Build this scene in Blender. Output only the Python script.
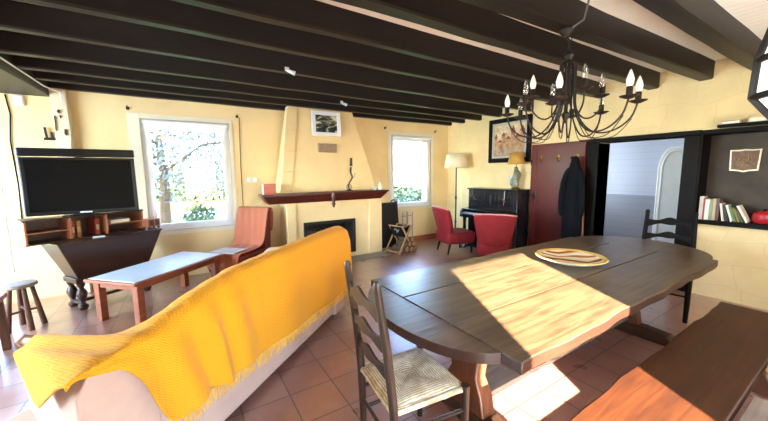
import bpy, bmesh, math, random
from mathutils import Vector, Matrix
random.seed(7)
PI = math.pi
SC = bpy.context.scene
COL = SC.collection
for o in list(bpy.data.objects):
    bpy.data.objects.remove(o)

# ------------------------------------------------------------------ camera, world, sun, lights, exposure
YAW, PITCH, ROLL, FPX = math.radians(32.18), math.radians(6.81), math.radians(-0.552), 320.0
fw = Vector((math.sin(YAW)*math.cos(PITCH), math.cos(YAW)*math.cos(PITCH), -math.sin(PITCH)))
rt0 = Vector((math.cos(YAW), -math.sin(YAW), 0)); up0 = rt0.cross(fw)
rt = math.cos(ROLL)*rt0 + math.sin(ROLL)*up0
up = -math.sin(ROLL)*rt0 + math.cos(ROLL)*up0
cam_d = bpy.data.cameras.new('camera'); cam = bpy.data.objects.new('camera', cam_d); COL.objects.link(cam)
cam_d.sensor_width = 36.0; cam_d.lens = 36.0*FPX/768.0; cam_d.clip_start = 0.02; cam_d.clip_end = 300
M = Matrix((( rt.x, up.x, -fw.x, 0), (rt.y, up.y, -fw.y, 0), (rt.z, up.z, -fw.z, 1.5), (0, 0, 0, 1)))
cam.matrix_world = M
SC.camera = cam
SC.view_settings.view_transform = 'Standard'; SC.view_settings.look = 'None'
SC.view_settings.gamma = 1.0; SC.view_settings.use_curve_mapping = False
SC.view_settings.exposure = 1.42

SUN_AZ, SUN_EL = math.radians(61.9), math.radians(18)      # the way the light travels, over the floor
w = bpy.data.worlds.new('sky'); SC.world = w; w.use_nodes = True
nt = w.node_tree; nt.nodes.clear()
sky = nt.nodes.new('ShaderNodeTexSky'); sky.sky_type = 'NISHITA'; sky.sun_disc = False
sky.sun_elevation = math.radians(32); sky.sun_rotation = math.radians(208); sky.air_density = 1.0; sky.dust_density = 0.4
bg = nt.nodes.new('ShaderNodeBackground'); bg.inputs[1].default_value = 1.7
wo = nt.nodes.new('ShaderNodeOutputWorld')
tint = nt.nodes.new('ShaderNodeMix'); tint.data_type = 'RGBA'; tint.blend_type = 'MULTIPLY'; tint.inputs[0].default_value = 1.0; tint.inputs[7].default_value = (0.80, 0.93, 1.12, 1)
nt.links.new(sky.outputs[0], tint.inputs[6]); nt.links.new(tint.outputs[2], bg.inputs[0]); nt.links.new(bg.outputs[0], wo.inputs[0])

sd = bpy.data.lights.new('sun', 'SUN'); sun = bpy.data.objects.new('sun', sd); COL.objects.link(sun)
sd.energy = 68.0; sd.angle = math.radians(0.6); sd.color = (1.0, 0.88, 0.72)
sdir = Vector((math.cos(SUN_AZ)*math.cos(SUN_EL), math.sin(SUN_AZ)*math.cos(SUN_EL), -math.sin(SUN_EL)))
sun.rotation_euler = sdir.to_track_quat('-Z', 'Y').to_euler(); sun.location = (-3, -6, 6)

def area(name, loc, direction, sx, sy, energy, color=(1, 1, 1), portal=False):
    d = bpy.data.lights.new(name, 'AREA'); o = bpy.data.objects.new(name, d); COL.objects.link(o)
    d.shape = 'RECTANGLE'; d.size = sx; d.size_y = sy; d.energy = energy; d.color = color
    o.location = loc; o.rotation_euler = Vector(direction).to_track_quat('-Z', 'Y').to_euler()
    if portal: d.cycles.is_portal = True
    return o
area('daylight_left_window', (-3.75, 3.2, 1.35), (1, 0, -0.55), 2.9, 2.0, 205, (0.62, 0.82, 1.0))
area('fill_rear_wall', (3.0, -1.12, 1.45), (0.0, 1, 0.7), 2.7, 1.2, 42, (1.0, 0.96, 0.9))  # fill lamp added inside the solid rear wall, no daylight opening there
area('fill_next_room', (6.4, 3.25, 1.5), (0, -1, 0), 1.3, 1.5, 8, (0.84, 0.92, 1.0))  # added fill lamp, the next room has no window opening

# ------------------------------------------------------------------ materials
def lin(h):
    h = h.lstrip('#'); out = []
    for i in (0, 2, 4):
        c = int(h[i:i+2], 16)/255.0
        out.append(c/12.92 if c <= 0.04045 else ((c+0.055)/1.055)**2.4)
    return (*out, 1.0)

class NT:
    def __init__(s, name):
        s.m = bpy.data.materials.new(name); s.m.use_nodes = True; s.t = s.m.node_tree
        s.b = s.t.nodes['Principled BSDF']
        s.tc = s.t.nodes.new('ShaderNodeTexCoord')
    def n(s, t, **kw):
        x = s.t.nodes.new('ShaderNode'+t)
        for k, v in kw.items(): setattr(x, k, v)
        return x
    def l(s, a, b): s.t.links.new(a, b)
    def mapping(s, scale=(1, 1, 1), rot=(0, 0, 0), coord='Object', loc=(0, 0, 0)):
        mp = s.n('Mapping'); mp.inputs['Scale'].default_value = scale; mp.inputs['Rotation'].default_value = rot; mp.inputs['Location'].default_value = loc
        s.l(s.tc.outputs[coord], mp.inputs[0]); return mp.outputs[0]
    def noise(s, vec, scale, detail=4, rough=0.55, dist=0.0):
        x = s.n('TexNoise'); x.inputs['Scale'].default_value = scale; x.inputs['Detail'].default_value = detail
        x.inputs['Roughness'].default_value = rough; x.inputs['Distortion'].default_value = dist
        s.l(vec, x.inputs['Vector']); return x.outputs['Fac']
    def ramp(s, fac, stops, interp='LINEAR'):
        r = s.n('ValToRGB'); r.color_ramp.interpolation = interp; e = r.color_ramp.elements
        while len(e) > 1: e.remove(e[-1])
        e[0].position, e[0].color = stops[0]
        for p, c in stops[1:]:
            k = e.new(p); k.color = c
        s.l(fac, r.inputs[0]); return r.outputs[0]
    def bump(s, h, strength=0.3, dist=0.01, prev=None):
        b = s.n('Bump'); b.inputs['Strength'].default_value = strength; b.inputs['Distance'].default_value = dist
        s.l(h, b.inputs['Height'])
        if prev: s.l(prev, b.inputs['Normal'])
        return b.outputs[0]
    def mixc(s, fac, a, b, mode='MIX'):
        x = s.n('Mix', data_type='RGBA', blend_type=mode)
        for v, i in ((fac, 0), (a, 6), (b, 7)):
            if hasattr(v, 'is_linked'): s.l(v, x.inputs[i])
            else: x.inputs[i].default_value = v
        return x.outputs[2]
    def out(s, col=None, rough=None, normal=None, metallic=None, spec=None):
        b = s.b
        for v, k in ((col, 'Base Color'), (rough, 'Roughness'), (metallic, 'Metallic'), (spec, 'Specular IOR Level')):
            if v is None: continue
            if hasattr(v, 'is_linked'): s.l(v, b.inputs[k])
            else: b.inputs[k].default_value = v
        if normal: s.l(normal, b.inputs['Normal'])
        return s.m

def plain(name, c, rough=0.5, vary=0.12, scale=14, metallic=0.0, bump=0.1, spec=0.5):
    n = NT(name); v = n.mapping()
    f = n.noise(v, scale); c0 = lin(c)
    dk = tuple(x*(1-vary) for x in c0[:3])+(1,); lt = tuple(min(1, x*(1+vary)) for x in c0[:3])+(1,)
    col = n.ramp(f, [(0.3, dk), (0.7, lt)])
    nb = n.bump(n.noise(v, scale*4), bump, 0.004) if bump else None
    return n.out(col, rough, nb, metallic, spec)

def wood(name, dark, light, rough=0.45, axis='X', scale=1.0, spec=0.5, bump=0.25):
    n = NT(name); st = {'X': (1.2, 16, 16), 'Y': (16, 1.2, 16), 'Z': (16, 16, 1.2)}[axis]
    v = n.mapping(tuple(k*scale for k in st))
    f = n.noise(v, 2.2, 8, 0.62, 0.6)
    f2 = n.noise(n.mapping((3, 3, 3)), 1.3, 3)
    col = n.ramp(f, [(0.28, lin(dark)), (0.55, tuple((a+b)/2 for a, b in zip(lin(dark), lin(light)))), (0.75, lin(light))])
    col = n.mixc(0.25, col, n.ramp(f2, [(0.3, lin(dark)), (0.7, lin(light))]))
    return n.out(col, rough, n.bump(f, bump, 0.004), 0.0, spec)

def glass_mat(name, fac=0.07, tint=(1, 1, 1, 1)):
    m = bpy.data.materials.new(name); m.use_nodes = True; t = m.node_tree; t.nodes.clear()
    a = t.nodes.new('ShaderNodeBsdfTransparent'); a.inputs[0].default_value = tint
    g = t.nodes.new('ShaderNodeBsdfGlossy'); g.inputs['Roughness'].default_value = 0.02
    x = t.nodes.new('ShaderNodeMixShader'); x.inputs[0].default_value = fac
    o = t.nodes.new('ShaderNodeOutputMaterial')
    t.links.new(a.outputs[0], x.inputs[1]); t.links.new(g.outputs[0], x.inputs[2]); t.links.new(x.outputs[0], o.inputs[0])
    return m

def plaster(name, c, vary=0.06):
    n = NT(name); v = n.mapping()
    c0 = lin(c); dk = tuple(x*(1-vary*2) for x in c0[:3])+(1,)
    col = n.ramp(n.noise(v, 1.6, 5), [(0.3, dk), (0.62, c0)])
    return n.out(col, 0.75, n.bump(n.noise(v, 9, 6), 0.25, 0.012), 0, 0.3)

def stone_wall(name, c, joint):
    n = NT(name)
    v0 = n.mapping(coord='Object', rot=(0, 0, 0))
    sep = n.n('SeparateXYZ'); n.l(v0, sep.inputs[0]); cmb = n.n('CombineXYZ')
    n.l(sep.outputs['Y'], cmb.inputs['X']); n.l(sep.outputs['Z'], cmb.inputs['Y'])
    nz = n.n('TexNoise'); nz.inputs['Scale'].default_value = 1.9; n.l(cmb.outputs[0], nz.inputs['Vector'])
    add = n.n('VectorMath', operation='MULTIPLY_ADD'); add.inputs[1].default_value = (0.3, 0.26, 0)
    n.l(nz.outputs['Color'], add.inputs[0]); n.l(cmb.outputs[0], add.inputs[2])
    br = n.n('TexBrick'); br.inputs['Scale'].default_value = 1.0; br.inputs['Mortar Size'].default_value = 0.008
    br.inputs['Mortar Smooth'].default_value = 0.9; br.inputs['Brick Width'].default_value = 0.5; br.inputs['Row Height'].default_value = 0.27
    br.offset = 0.45; br.squash = 0.75; br.squash_frequency = 3
    br.inputs['Color1'].default_value = (1, 1, 1, 1); br.inputs['Color2'].default_value = (0.86, 0.86, 0.86, 1); br.inputs['Mortar'].default_value = (0.7, 0.7, 0.7, 1)
    n.l(add.outputs[0], br.inputs['Vector'])
    f = n.noise(v0, 2.2, 5)
    c0 = lin(c); base = n.ramp(f, [(0.3, tuple(x*0.86 for x in c0[:3])+(1,)), (0.7, c0)])
    base = n.mixc(0.25, base, n.mixc(1.0, base, br.outputs['Color'], 'MULTIPLY'))
    jf = n.n('Math', operation='MULTIPLY'); n.l(br.outputs['Fac'], jf.inputs[0]); jf.inputs[1].default_value = 0.05
    col = n.mixc(jf.outputs[0], base, lin(joint))
    inv = n.n('Math', operation='SUBTRACT'); inv.inputs[0].default_value = 1; n.l(br.outputs['Fac'], inv.inputs[1])
    nb = n.bump(inv.outputs[0], 0.14, 0.006); nb = n.bump(n.noise(v0, 7, 6), 0.6, 0.022, nb)
    return n.out(col, 0.7, nb, 0, 0.3)

def tile_floor():
    n = NT('terracotta_tiles'); v = n.mapping(loc=(0.08, 0.05, 0))
    br = n.n('TexBrick'); br.offset = 0.0; br.inputs['Scale'].default_value = 1.0
    br.inputs['Brick Width'].default_value = 0.3; br.inputs['Row Height'].default_value = 0.3
    br.inputs['Mortar Size'].default_value = 0.006; br.inputs['Mortar Smooth'].default_value = 0.3; br.inputs['Bias'].default_value = 0.0
    br.inputs['Color1'].default_value = lin('#96604d'); br.inputs['Color2'].default_value = lin('#ad8270'); br.inputs['Mortar'].default_value = lin('#4f3f36')
    n.l(v, br.inputs['Vector'])
    f = n.noise(n.mapping(), 3.5, 6)
    col = n.mixc(0.45, br.outputs['Color'], n.ramp(f, [(0.3, lin('#804c3d')), (0.55, lin('#a27362')), (0.75, lin('#bd9c8d'))]))
    col = n.mixc(br.outputs['Fac'], col, lin('#4f3f36'))
    inv = n.n('Math', operation='SUBTRACT'); inv.inputs[0].default_value = 1; n.l(br.outputs['Fac'], inv.inputs[1])
    nb = n.bump(inv.outputs[0], 0.5, 0.006); nb = n.bump(n.noise(n.mapping(), 12, 4), 0.25, 0.008, nb)
    rough = n.ramp(n.noise(n.mapping(), 5, 4), [(0.3, (0.26,)*3+(1,)), (0.7, (0.46,)*3+(1,))])
    n.b.inputs['Coat Weight'].default_value = 1.0; n.b.inputs['Coat Roughness'].default_value = 0.28; n.b.inputs['Coat IOR'].default_value = 1.7
    return n.out(col, rough, nb, 0, 1.0)

def board_ceiling():
    n = NT('cream_ceiling_boards'); v = n.mapping((1, 1, 1))
    wv = n.n('TexWave'); wv.wave_type = 'BANDS'; wv.bands_direction = 'X'; wv.inputs['Scale'].default_value = 3.4
    wv.inputs['Distortion'].default_value = 0.5; n.l(v, wv.inputs['Vector'])
    f = n.noise(v, 2.5, 5)
    col = n.ramp(f, [(0.3, lin('#faf3e2')), (0.7, lin('#fffbf0'))])
    return n.out(col, 0.7, n.bump(wv.outputs['Fac'], 0.4, 0.01), 0, 0.3)

def knit(name, c, scale, zig=True, rough=0.9):
    n = NT(name); v = n.mapping()
    wv = n.n('TexWave'); wv.wave_type = 'BANDS'; wv.bands_direction = 'Z'; wv.inputs['Scale'].default_value = scale
    wv.inputs['Distortion'].default_value = 1.2; wv.inputs['Detail'].default_value = 1; wv.inputs['Detail Scale'].default_value = 3.0
    zz = n.n('TexWave'); zz.wave_type = 'BANDS'; zz.bands_direction = 'X'; zz.wave_profile = 'TRI'; zz.inputs['Scale'].default_value = scale*0.45; n.l(v, zz.inputs['Vector'])
    sc_ = n.n('VectorMath', operation='MULTIPLY_ADD'); n.l(zz.outputs['Color'], sc_.inputs[0]); sc_.inputs[1].default_value = (0, 0, 0.014); n.l(v, sc_.inputs[2])
    n.l(sc_.outputs[0], wv.inputs['Vector'])
    c0 = lin(c); dk = tuple(x*0.92 for x in c0[:3])+(1,)
    col = n.ramp(wv.outputs['Fac'], [(0.1, dk), (0.5, c0), (1.0, tuple(min(1, x*1.05) for x in c0[:3])+(1,))])
    nb = n.bump(wv.outputs['Fac'], 0.35, 0.006); nb = n.bump(n.noise(v, 90, 3), 0.3, 0.004, nb)
    m = n.out(col, rough, nb, 0, 0.15)
    n.b.inputs['Sheen Weight'].default_value = 0.08
    return m

def rush(name):
    n = NT(name); v = n.mapping()
    sep = n.n('SeparateXYZ'); n.l(v, sep.inputs[0])
    ab = []
    for k in ('X', 'Y'):
        a = n.n('Math', operation='ABSOLUTE'); n.l(sep.outputs[k], a.inputs[0]); ab.append(a.outputs[0])
    mx = n.n('Math', operation='MAXIMUM'); n.l(ab[0], mx.inputs[0]); n.l(ab[1], mx.inputs[1])
    nz = n.n('TexNoise'); nz.inputs['Scale'].default_value = 30; n.l(v, nz.inputs['Vector'])
    ma = n.n('Math', operation='MULTIPLY_ADD'); n.l(nz.outputs['Fac'], ma.inputs[0]); ma.inputs[1].default_value = 0.012; n.l(mx.outputs[0], ma.inputs[2])
    ml = n.n('Math', operation='MULTIPLY'); n.l(ma.outputs[0], ml.inputs[0]); ml.inputs[1].default_value = 520
    wv = n.n('Math', operation='SINE'); n.l(ml.outputs[0], wv.inputs[0])
    fac = n.n('Math', operation='MULTIPLY_ADD'); n.l(wv.outputs[0], fac.inputs[0]); fac.inputs[1].default_value = 0.5; fac.inputs[2].default_value = 0.5
    col = n.ramp(fac.outputs[0], [(0.05, lin('#97794c')), (0.45, lin('#cdb88e')), (1, lin('#ece0c4'))])
    col = n.mixc(0.35, col, n.ramp(n.noise(v, 22, 4), [(0.35, lin('#9b8154')), (0.65, lin('#efe6cc'))]))
    return n.out(col, 0.65, n.bump(fac.outputs[0], 0.5, 0.004), 0, 0.35)

MT = {}
MT['wall'] = plaster('cream_plaster', '#f4d8a2')
MT['stone'] = stone_wall('cream_painted_stone', '#f2daa4', '#b59c68')
MT['floor'] = tile_floor()
MT['ceil'] = board_ceiling()
MT['alcove'] = plain('grey_brown_panelling', '#3f352c', 0.7, 0.35, 5, bump=0.1)
MT['beam'] = wood('black_stained_oak', '#0d0807', '#1f1511', 0.45, 'X', 0.8, 0.3)
MT['beamY'] = wood('black_stained_oak_trimmer', '#0c0807', '#1d1512', 0.5, 'Y', 0.8, 0.5)
MT['white'] = plain('white_gloss_paint', '#eef0f2', 0.4, 0.03, 6, bump=0.05)
MT['offwhite'] = plaster('off_white_paint', '#ece3cf')
MT['glass'] = glass_mat('window_glass', 0.012)
MT['dark'] = wood('dark_oak', '#20140f', '#4a3124', 0.38, 'X', 1.0)
MT['darkZ'] = wood('dark_oak_upright', '#20140f', '#46301f', 0.4, 'Z', 1.0)
MT['table'] = wood('worn_oak_top', '#241a12', '#7a6144', 0.34, 'X', 0.9, 0.8, 0.4)
MT['unlit_side'] = wood('oak_unlit_side', '#1c0e09', '#3d2014', 0.4, 'X', 0.9)  # side faces coloured darker so they look unlit by the sun
MT['tableZ'] = wood('worn_oak_leg', '#3c2114', '#73452b', 0.4, 'Z', 0.9)
MT['bench'] = wood('red_brown_bench_oak', '#1e0b07', '#532b12', 0.42, 'X', 0.8)
MT['red_door'] = plain('oxblood_gloss_paint', '#591c19', 0.28, 0.25, 2.0, bump=0.05, spec=0.6)
MT['black'] = plain('black_wood', '#120d0a', 0.55, 0.3, 8, spec=0.12)
MT['iron'] = plain('black_iron', '#201512', 0.5, 0.25, 30, 0.2)
MT['mantel'] = wood('mahogany_shelf', '#2e100b', '#5d2216', 0.32, 'X', 1.0)
MT['soot'] = plain('sooty_black', '#14110f', 0.8, 0.3, 10)
MT['steel'] = plain('grey_metal', '#8f9398', 0.35, 0.08, 20, 0.9)
MT['brass'] = plain('old_brass', '#9c7a3c', 0.35, 0.2, 20, 0.9)
MT['tvscreen'] = plain('tv_screen', '#07090d', 0.1, 0.05, 3, bump=0, spec=0.15)
MT['tvbezel'] = plain('tv_bezel_black', '#0b0b0d', 0.3, 0.05, 3, bump=0, spec=0.3)
MT['silver'] = plain('silver_plastic', '#c9ccd0', 0.4, 0.04, 6, bump=0)
MT['sofa'] = plain('pink_cotton_cover', '#c4a594', 0.9, 0.06, 8, bump=0.2, spec=0.15)
MT['throw'] = knit('golden_yellow_knit', '#e39c20', 24)
MT['fringe'] = plain('golden_fringe', '#dfa940', 0.9, 0.15, 30)
MT['woven'] = knit('salmon_woven_throw', '#b5694c', 26)
MT['woven_seat'] = knit('grey_woven_cloth', '#b9aca6', 26)
MT['redvelvet'] = plain('raspberry_velvet', '#7a1b20', 0.75, 0.12, 9, bump=0.15, spec=0.25)
MT['cushion_red'] = plain('brick_red_leather', '#7c2c20', 0.5, 0.15, 9)
MT['rush'] = rush('rush_weave')
MT['redwood'] = wood('red_brown_pine', '#7a3a22', '#b26a45', 0.4, 'X', 1.0)
MT['sheen_top'] = plain('pale_reflection_top', '#c0c8cf', 0.28, 0.06, 6, bump=0.05, spec=0.6)  # window reflection on the red wood, put into the base colour
MT['oldwood'] = wood('grey_weathered_wood', '#5d5148', '#a29488', 0.5, 'X', 1.0)
MT['trough'] = wood('trough_walnut', '#251510', '#4c2d20', 0.33, 'X', 1.0)
MT['deskwood'] = wood('orange_pine', '#8e4a30', '#c07e58', 0.45, 'Z', 1.0)
MT['shade'] = None
def shade_mat(name, c):
    n = NT(name); v = n.mapping(); c0 = lin(c)
    col = n.ramp(n.noise(n.mapping((30, 30, 2)), 3, 3), [(0.3, tuple(x*0.88 for x in c0[:3])+(1,)), (0.7, c0)])
    m = n.out(col, 0.85, None, 0, 0.2); return m
MT['shade'] = shade_mat('cream_lamp_shade', '#eadbb6')
MT['shade2'] = shade_mat('straw_lamp_shade', '#c39448')
MT['piano'] = plain('black_piano_lacquer', '#15161a', 0.22, 0.15, 5, bump=0.03, spec=0.6)
MT['ivory'] = plain('ivory_keys', '#e8e2d0', 0.35, 0.03, 5, bump=0)
MT['porc'] = plain('porcelain_white', '#dfe0d8', 0.3, 0.15, 22, bump=0.05)
MT['coat'] = plain('black_wool', '#14161a', 0.95, 0.2, 30, bump=0.3, spec=0.1)
MT['blueboards'] = None
def boards(name, c, sc, ax='Z'):
    n = NT(name); v = n.mapping(); wv = n.n('TexWave'); wv.wave_type = 'BANDS'; wv.bands_direction = ax; wv.wave_profile = 'SAW'
    wv.inputs['Scale'].default_value = sc; n.l(v, wv.inputs['Vector'])
    c0 = lin(c); col = n.ramp(wv.outputs['Fac'], [(0.0, tuple(x*0.8 for x in c0[:3])+(1,)), (0.12, c0), (1, c0)])
    return n.out(col, 0.5, n.bump(wv.outputs['Fac'], 0.3, 0.006), 0, 0.4)
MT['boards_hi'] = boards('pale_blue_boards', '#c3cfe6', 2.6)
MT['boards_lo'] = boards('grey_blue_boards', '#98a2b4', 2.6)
MT['bark'] = wood('bark', '#3a2a20', '#7a6250', 0.85, 'X', 1.5, 0.2)
MT['logend'] = plain('cut_log_end', '#b58a5c', 0.8, 0.2, 20)
MT['grass'] = plain('lawn_grass', '#8f9c48', 0.95, 0.35, 0.8, bump=0.3, spec=0.1)
MT['leaf'] = plain('tree_leaves', '#74766f', 0.8, 0.4, 1.5, bump=0, spec=0.2)
MT['leaf2'] = plain('hedge_leaves', '#56624a', 0.8, 0.4, 1.5, bump=0, spec=0.2)
MT['gravel'] = plain('pale_gravel', '#d9d2c4', 0.9, 0.1, 8)
MT['bulbwhite'] = plain('opal_bulb', '#f4efe2', 0.25, 0.02, 5, bump=0)
MT['bulbclear'] = glass_mat('clear_bulb_glass', 0.22, (0.93, 0.93, 0.93, 1))
MT['opal'] = plain('white_opal_glass', '#f2f1ec', 0.2, 0.02, 4, bump=0)
MT['opal'].node_tree.nodes['Principled BSDF'].inputs['Emission Color'].default_value = (1, 0.96, 0.9, 1); MT['opal'].node_tree.nodes['Principled BSDF'].inputs['Emission Strength'].default_value = 0.5
MT['redpot'] = plain('red_enamel', '#b3202a', 0.3, 0.1, 8, bump=0)

# ------------------------------------------------------------------ mesh helpers
def spline(pts, n=5):
    P = [Vector(p) for p in pts]; out = []
    for i in range(len(P)-1):
        a, b_, c, d_ = P[max(i-1, 0)], P[i], P[i+1], P[min(i+2, len(P)-1)]
        for k in range(n):
            t = k/n; out.append(0.5*(2*b_+(c-a)*t+(2*a-5*b_+4*c-d_)*t*t+(3*b_-a-3*c+d_)*t**3))
    return out+[P[-1]]
class MB:
    def __init__(s): s.bm = bmesh.new(); s.mi = 0
    def face(s, vs):
        try:
            f = s.bm.faces.new(vs); f.material_index = s.mi; return f
        except ValueError: return None
    def hexa(s, p):                       # 4 bottom (ccw) + 4 top
        v = [s.bm.verts.new(q) for q in p]
        for a in ((3, 2, 1, 0), (4, 5, 6, 7), (0, 1, 5, 4), (1, 2, 6, 5), (2, 3, 7, 6), (3, 0, 4, 7)): s.face([v[i] for i in a])
        return s
    def box(s, x0, x1, y0, y1, z0, z1):
        return s.hexa([(x0, y0, z0), (x1, y0, z0), (x1, y1, z0), (x0, y1, z0), (x0, y0, z1), (x1, y0, z1), (x1, y1, z1), (x0, y1, z1)])
    def bar(s, a, b, wd, ht, upv=(0, 0, 1)):
        a, b = Vector(a), Vector(b); d = (b-a).normalized(); u = Vector(upv)
        r = d.cross(u)
        if r.length < 1e-4: r = d.cross(Vector((1, 0, 0)))
        r.normalize(); u = r.cross(d); r *= wd/2; u *= ht/2
        return s.hexa([a-r-u, a+r-u, b+r-u, b-r-u, a-r+u, a+r+u, b+r+u, b-r+u])
    def tube(s, pts, rad, n=8, cap=True):
        pts = [Vector(p) for p in pts]; k = len(pts); rings = []
        if not hasattr(rad, '__len__'): rad = [rad]*k
        ref = None
        for i, p in enumerate(pts):
            d = (pts[min(i+1, k-1)]-pts[max(i-1, 0)]).normalized()
            if ref is None:
                ref = d.cross(Vector((0, 0, 1)))
                if ref.length < 0.1: ref = d.cross(Vector((1, 0, 0)))
            ref = (ref-d*ref.dot(d)).normalized(); q = d.cross(ref)
            rings.append([s.bm.verts.new(p+(ref*math.cos(2*PI*j/n)+q*math.sin(2*PI*j/n))*rad[i]) for j in range(n)])
        for a, b in zip(rings, rings[1:]):
            for j in range(n): s.face([a[j], a[(j+1) % n], b[(j+1) % n], b[j]])
        if cap: s.face(rings[0][::-1]); s.face(rings[-1])
        return s
    def lathe(s, prof, c=(0, 0, 0), n=24, cap=True, sx=1.0, sy=1.0):
        rings = []
        for r, z in prof:
            if r < 1e-5: rings.append([s.bm.verts.new((c[0], c[1], c[2]+z))])
            else: rings.append([s.bm.verts.new((c[0]+r*sx*math.cos(2*PI*j/n), c[1]+r*sy*math.sin(2*PI*j/n), c[2]+z)) for j in range(n)])
        for a, b in zip(rings, rings[1:]):
            for j in range(n):
                k = (j+1) % n
                if len(a) == 1 and len(b) > 1: s.face([a[0], b[k], b[j]])
                elif len(b) == 1 and len(a) > 1: s.face([a[j], a[k], b[0]])
                elif len(a) > 1: s.face([a[j], a[k], b[k], b[j]])
        if cap:
            if len(rings[0]) > 1: s.face(rings[0][::-1])
            if len(rings[-1]) > 1: s.face(rings[-1])
        return s
    def prism(s, poly, z0, z1, f=lambda x, y, z: (x, y, z)):
        a = [s.bm.verts.new(f(x, y, z0)) for x, y in poly]; b = [s.bm.verts.new(f(x, y, z1)) for x, y in poly]; n = len(poly)
        s.face(a[::-1]); s.face(b)
        for i in range(n): s.face([a[i], a[(i+1) % n], b[(i+1) % n], b[i]])
        return s
    def grid(s, rows, closed=False):
        vs = [[s.bm.verts.new(p) for p in r] for r in rows]
        for a, b in zip(vs, vs[1:]):
            for j in range(len(a)-1): s.face([a[j], a[j+1], b[j+1], b[j]])
        return s
    def loft(s, secs, cap=True):          # closed loops of equal length
        vs = [[s.bm.verts.new(p) for p in r] for r in secs]; n = len(vs[0])
        for a, b in zip(vs, vs[1:]):
            for j in range(n): s.face([a[j], a[(j+1) % n], b[(j+1) % n], b[j]])
        if cap: s.face(vs[0][::-1]); s.face(vs[-1])
        return s
    def build(s, name, mats, parent=None, bevel=0.0, seg=2, smooth=40, sub=0, solid=0.0, side=False):
        bmesh.ops.recalc_face_normals(s.bm, faces=s.bm.faces[:])
        me = bpy.data.meshes.new(name); s.bm.to_mesh(me); s.bm.free()
        for m in (mats if isinstance(mats, (list, tuple)) else [mats]): me.materials.append(m)
        if side:
            for p in me.polygons: p.material_index = 1 if abs(p.normal.z) < 0.5 else 0
        if smooth:
            for p in me.polygons: p.use_smooth = True
            me.set_sharp_from_angle(angle=math.radians(smooth))
        o = bpy.data.objects.new(name, me); COL.objects.link(o)
        if parent: o.parent = parent
        if solid:
            md = o.modifiers.new('solid', 'SOLIDIFY'); md.thickness = solid; md.offset = 0
        if bevel:
            md = o.modifiers.new('bevel', 'BEVEL'); md.width = bevel; md.segments = seg; md.limit_method = 'ANGLE'; md.angle_limit = math.radians(35)
        if sub:
            md = o.modifiers.new('sub', 'SUBSURF'); md.levels = sub; md.render_levels = sub
        return o

def tag(o, label=None, cat=None, group=None, kind=None):
    if label: o['label'] = label
    if cat: o['category'] = cat; o['kind'] = 'thing'
    if group: o['group'] = group
    if kind: o['kind'] = kind
    return o
def thing(name, label, cat, loc=(0, 0, 0), rz=0.0, group=None):
    o = bpy.data.objects.new(name, None); COL.objects.link(o); o.empty_display_size = 0.1
    o.location = loc; o.rotation_euler = (0, 0, rz)
    return tag(o, label, cat, group)
def struct(name, mb, m, parent=None, **k):
    o = mb.build(name, m, parent, **k)
    if not parent: o['kind'] = 'structure'
    return o
def copy_tree(o, parent=None):
    c = o.copy(); COL.objects.link(c)
    if parent: c.parent = parent
    for ch in list(o.children): copy_tree(ch, c)
    return c

def wall_panel(a0, a1, z0, z1, holes, put):
    """boxes tiling a wall with rectangular holes (h0,h1,zb,zt); put(a0,a1,z0,z1) adds one"""
    xs = sorted({a0, a1, *[h[0] for h in holes], *[h[1] for h in holes]})
    xs = [x for x in xs if a0 <= x <= a1]
    for p, q in zip(xs, xs[1:]):
        m = (p+q)/2; hs = sorted([(h[2], h[3]) for h in holes if h[0] < m < h[1]])
        z = z0
        for b, t in hs:
            if b > z: put(p, q, z, b)
            z = max(z, t)
        if z < z1: put(p, q, z, z1)

# ------------------------------------------------------------------ the setting
ZC = 2.71
XL, XR, YB, YF = -3.2, 5.18, 5.47, -1.2
b = MB().box(XL, 7.3, YF, YB, -0.12, 0.0); struct('floor', b, MT['floor'])
b = MB().box(XL, XR, YF, YB, ZC, ZC+0.1); struct('ceiling', b, MT['ceil'])
W1 = (-0.42, 0.66, 0.70, 2.25); W2 = (3.60, 4.67, 0.76, 2.25); W3 = (-3.1, -1.72, 0.30, 2.10)
b = MB(); wall_panel(XL-0.3, XR+0.32, -0.12, ZC+0.1, [W1, W2, W3], lambda p, q, r, t: b.box(p, q, YB, YB+0.3, r, t))
struct('wall_back', b, MT['wall'])
DW = (1.39, 2.33, 0.0, 1.90); NI = (-0.75, 1.26, 0.86, 1.95)
b = MB(); wall_panel(YF, YB, -0.12, ZC+0.1, [DW, NI], lambda p, q, r, t: b.box(XR, XR+0.32, p, q, r, t))
struct('wall_right', b, MT['stone'])
W4 = (2.0, 4.6, 0.35, 2.2)
b = MB(); wall_panel(YF, YB, -0.12, ZC+0.1, [W4], lambda p, q, r, t: b.box(XL-0.3, XL, p, q, r, t))
struct('wall_left', b, MT['wall'])
WR = (0.03, 1.05, 0.0, 1.93)
b = MB(); wall_panel(XL-0.3, XR+0.32, -0.12, ZC+0.1, [WR], lambda p, q, r, t: b.box(p, q, YF-0.12, YF, r, t))
struct('wall_rear', b, MT['wall'])
b = MB(); wall_panel(1.6, 4.4, 0.8, 2.1, [(1.66, 2.97, 0.86, 2.04), (3.03, 4.34, 0.86, 2.04)], lambda p, q, r, t: b.box(p, q, YF, YF+0.04, r, t)); b.box(1.66, 4.34, YF, YF+0.01, 0.86, 2.04)
struct('rear_fill_backing', b, MT['white'], bevel=0.004)  # closed panels added behind the rear fill lamp, nothing opens here
b = MB()
b.hexa([(-8.0, YF-0.5, 2.85), (9.0, YF-0.5, 2.85), (9.0, YB+0.6, 2.85), (-8.0, YB+0.6, 2.85), (-8.0, 2.0, 5.9), (9.0, 2.0, 5.9), (9.0, 2.3, 5.9), (-8.0, 2.3, 5.9)])
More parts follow.
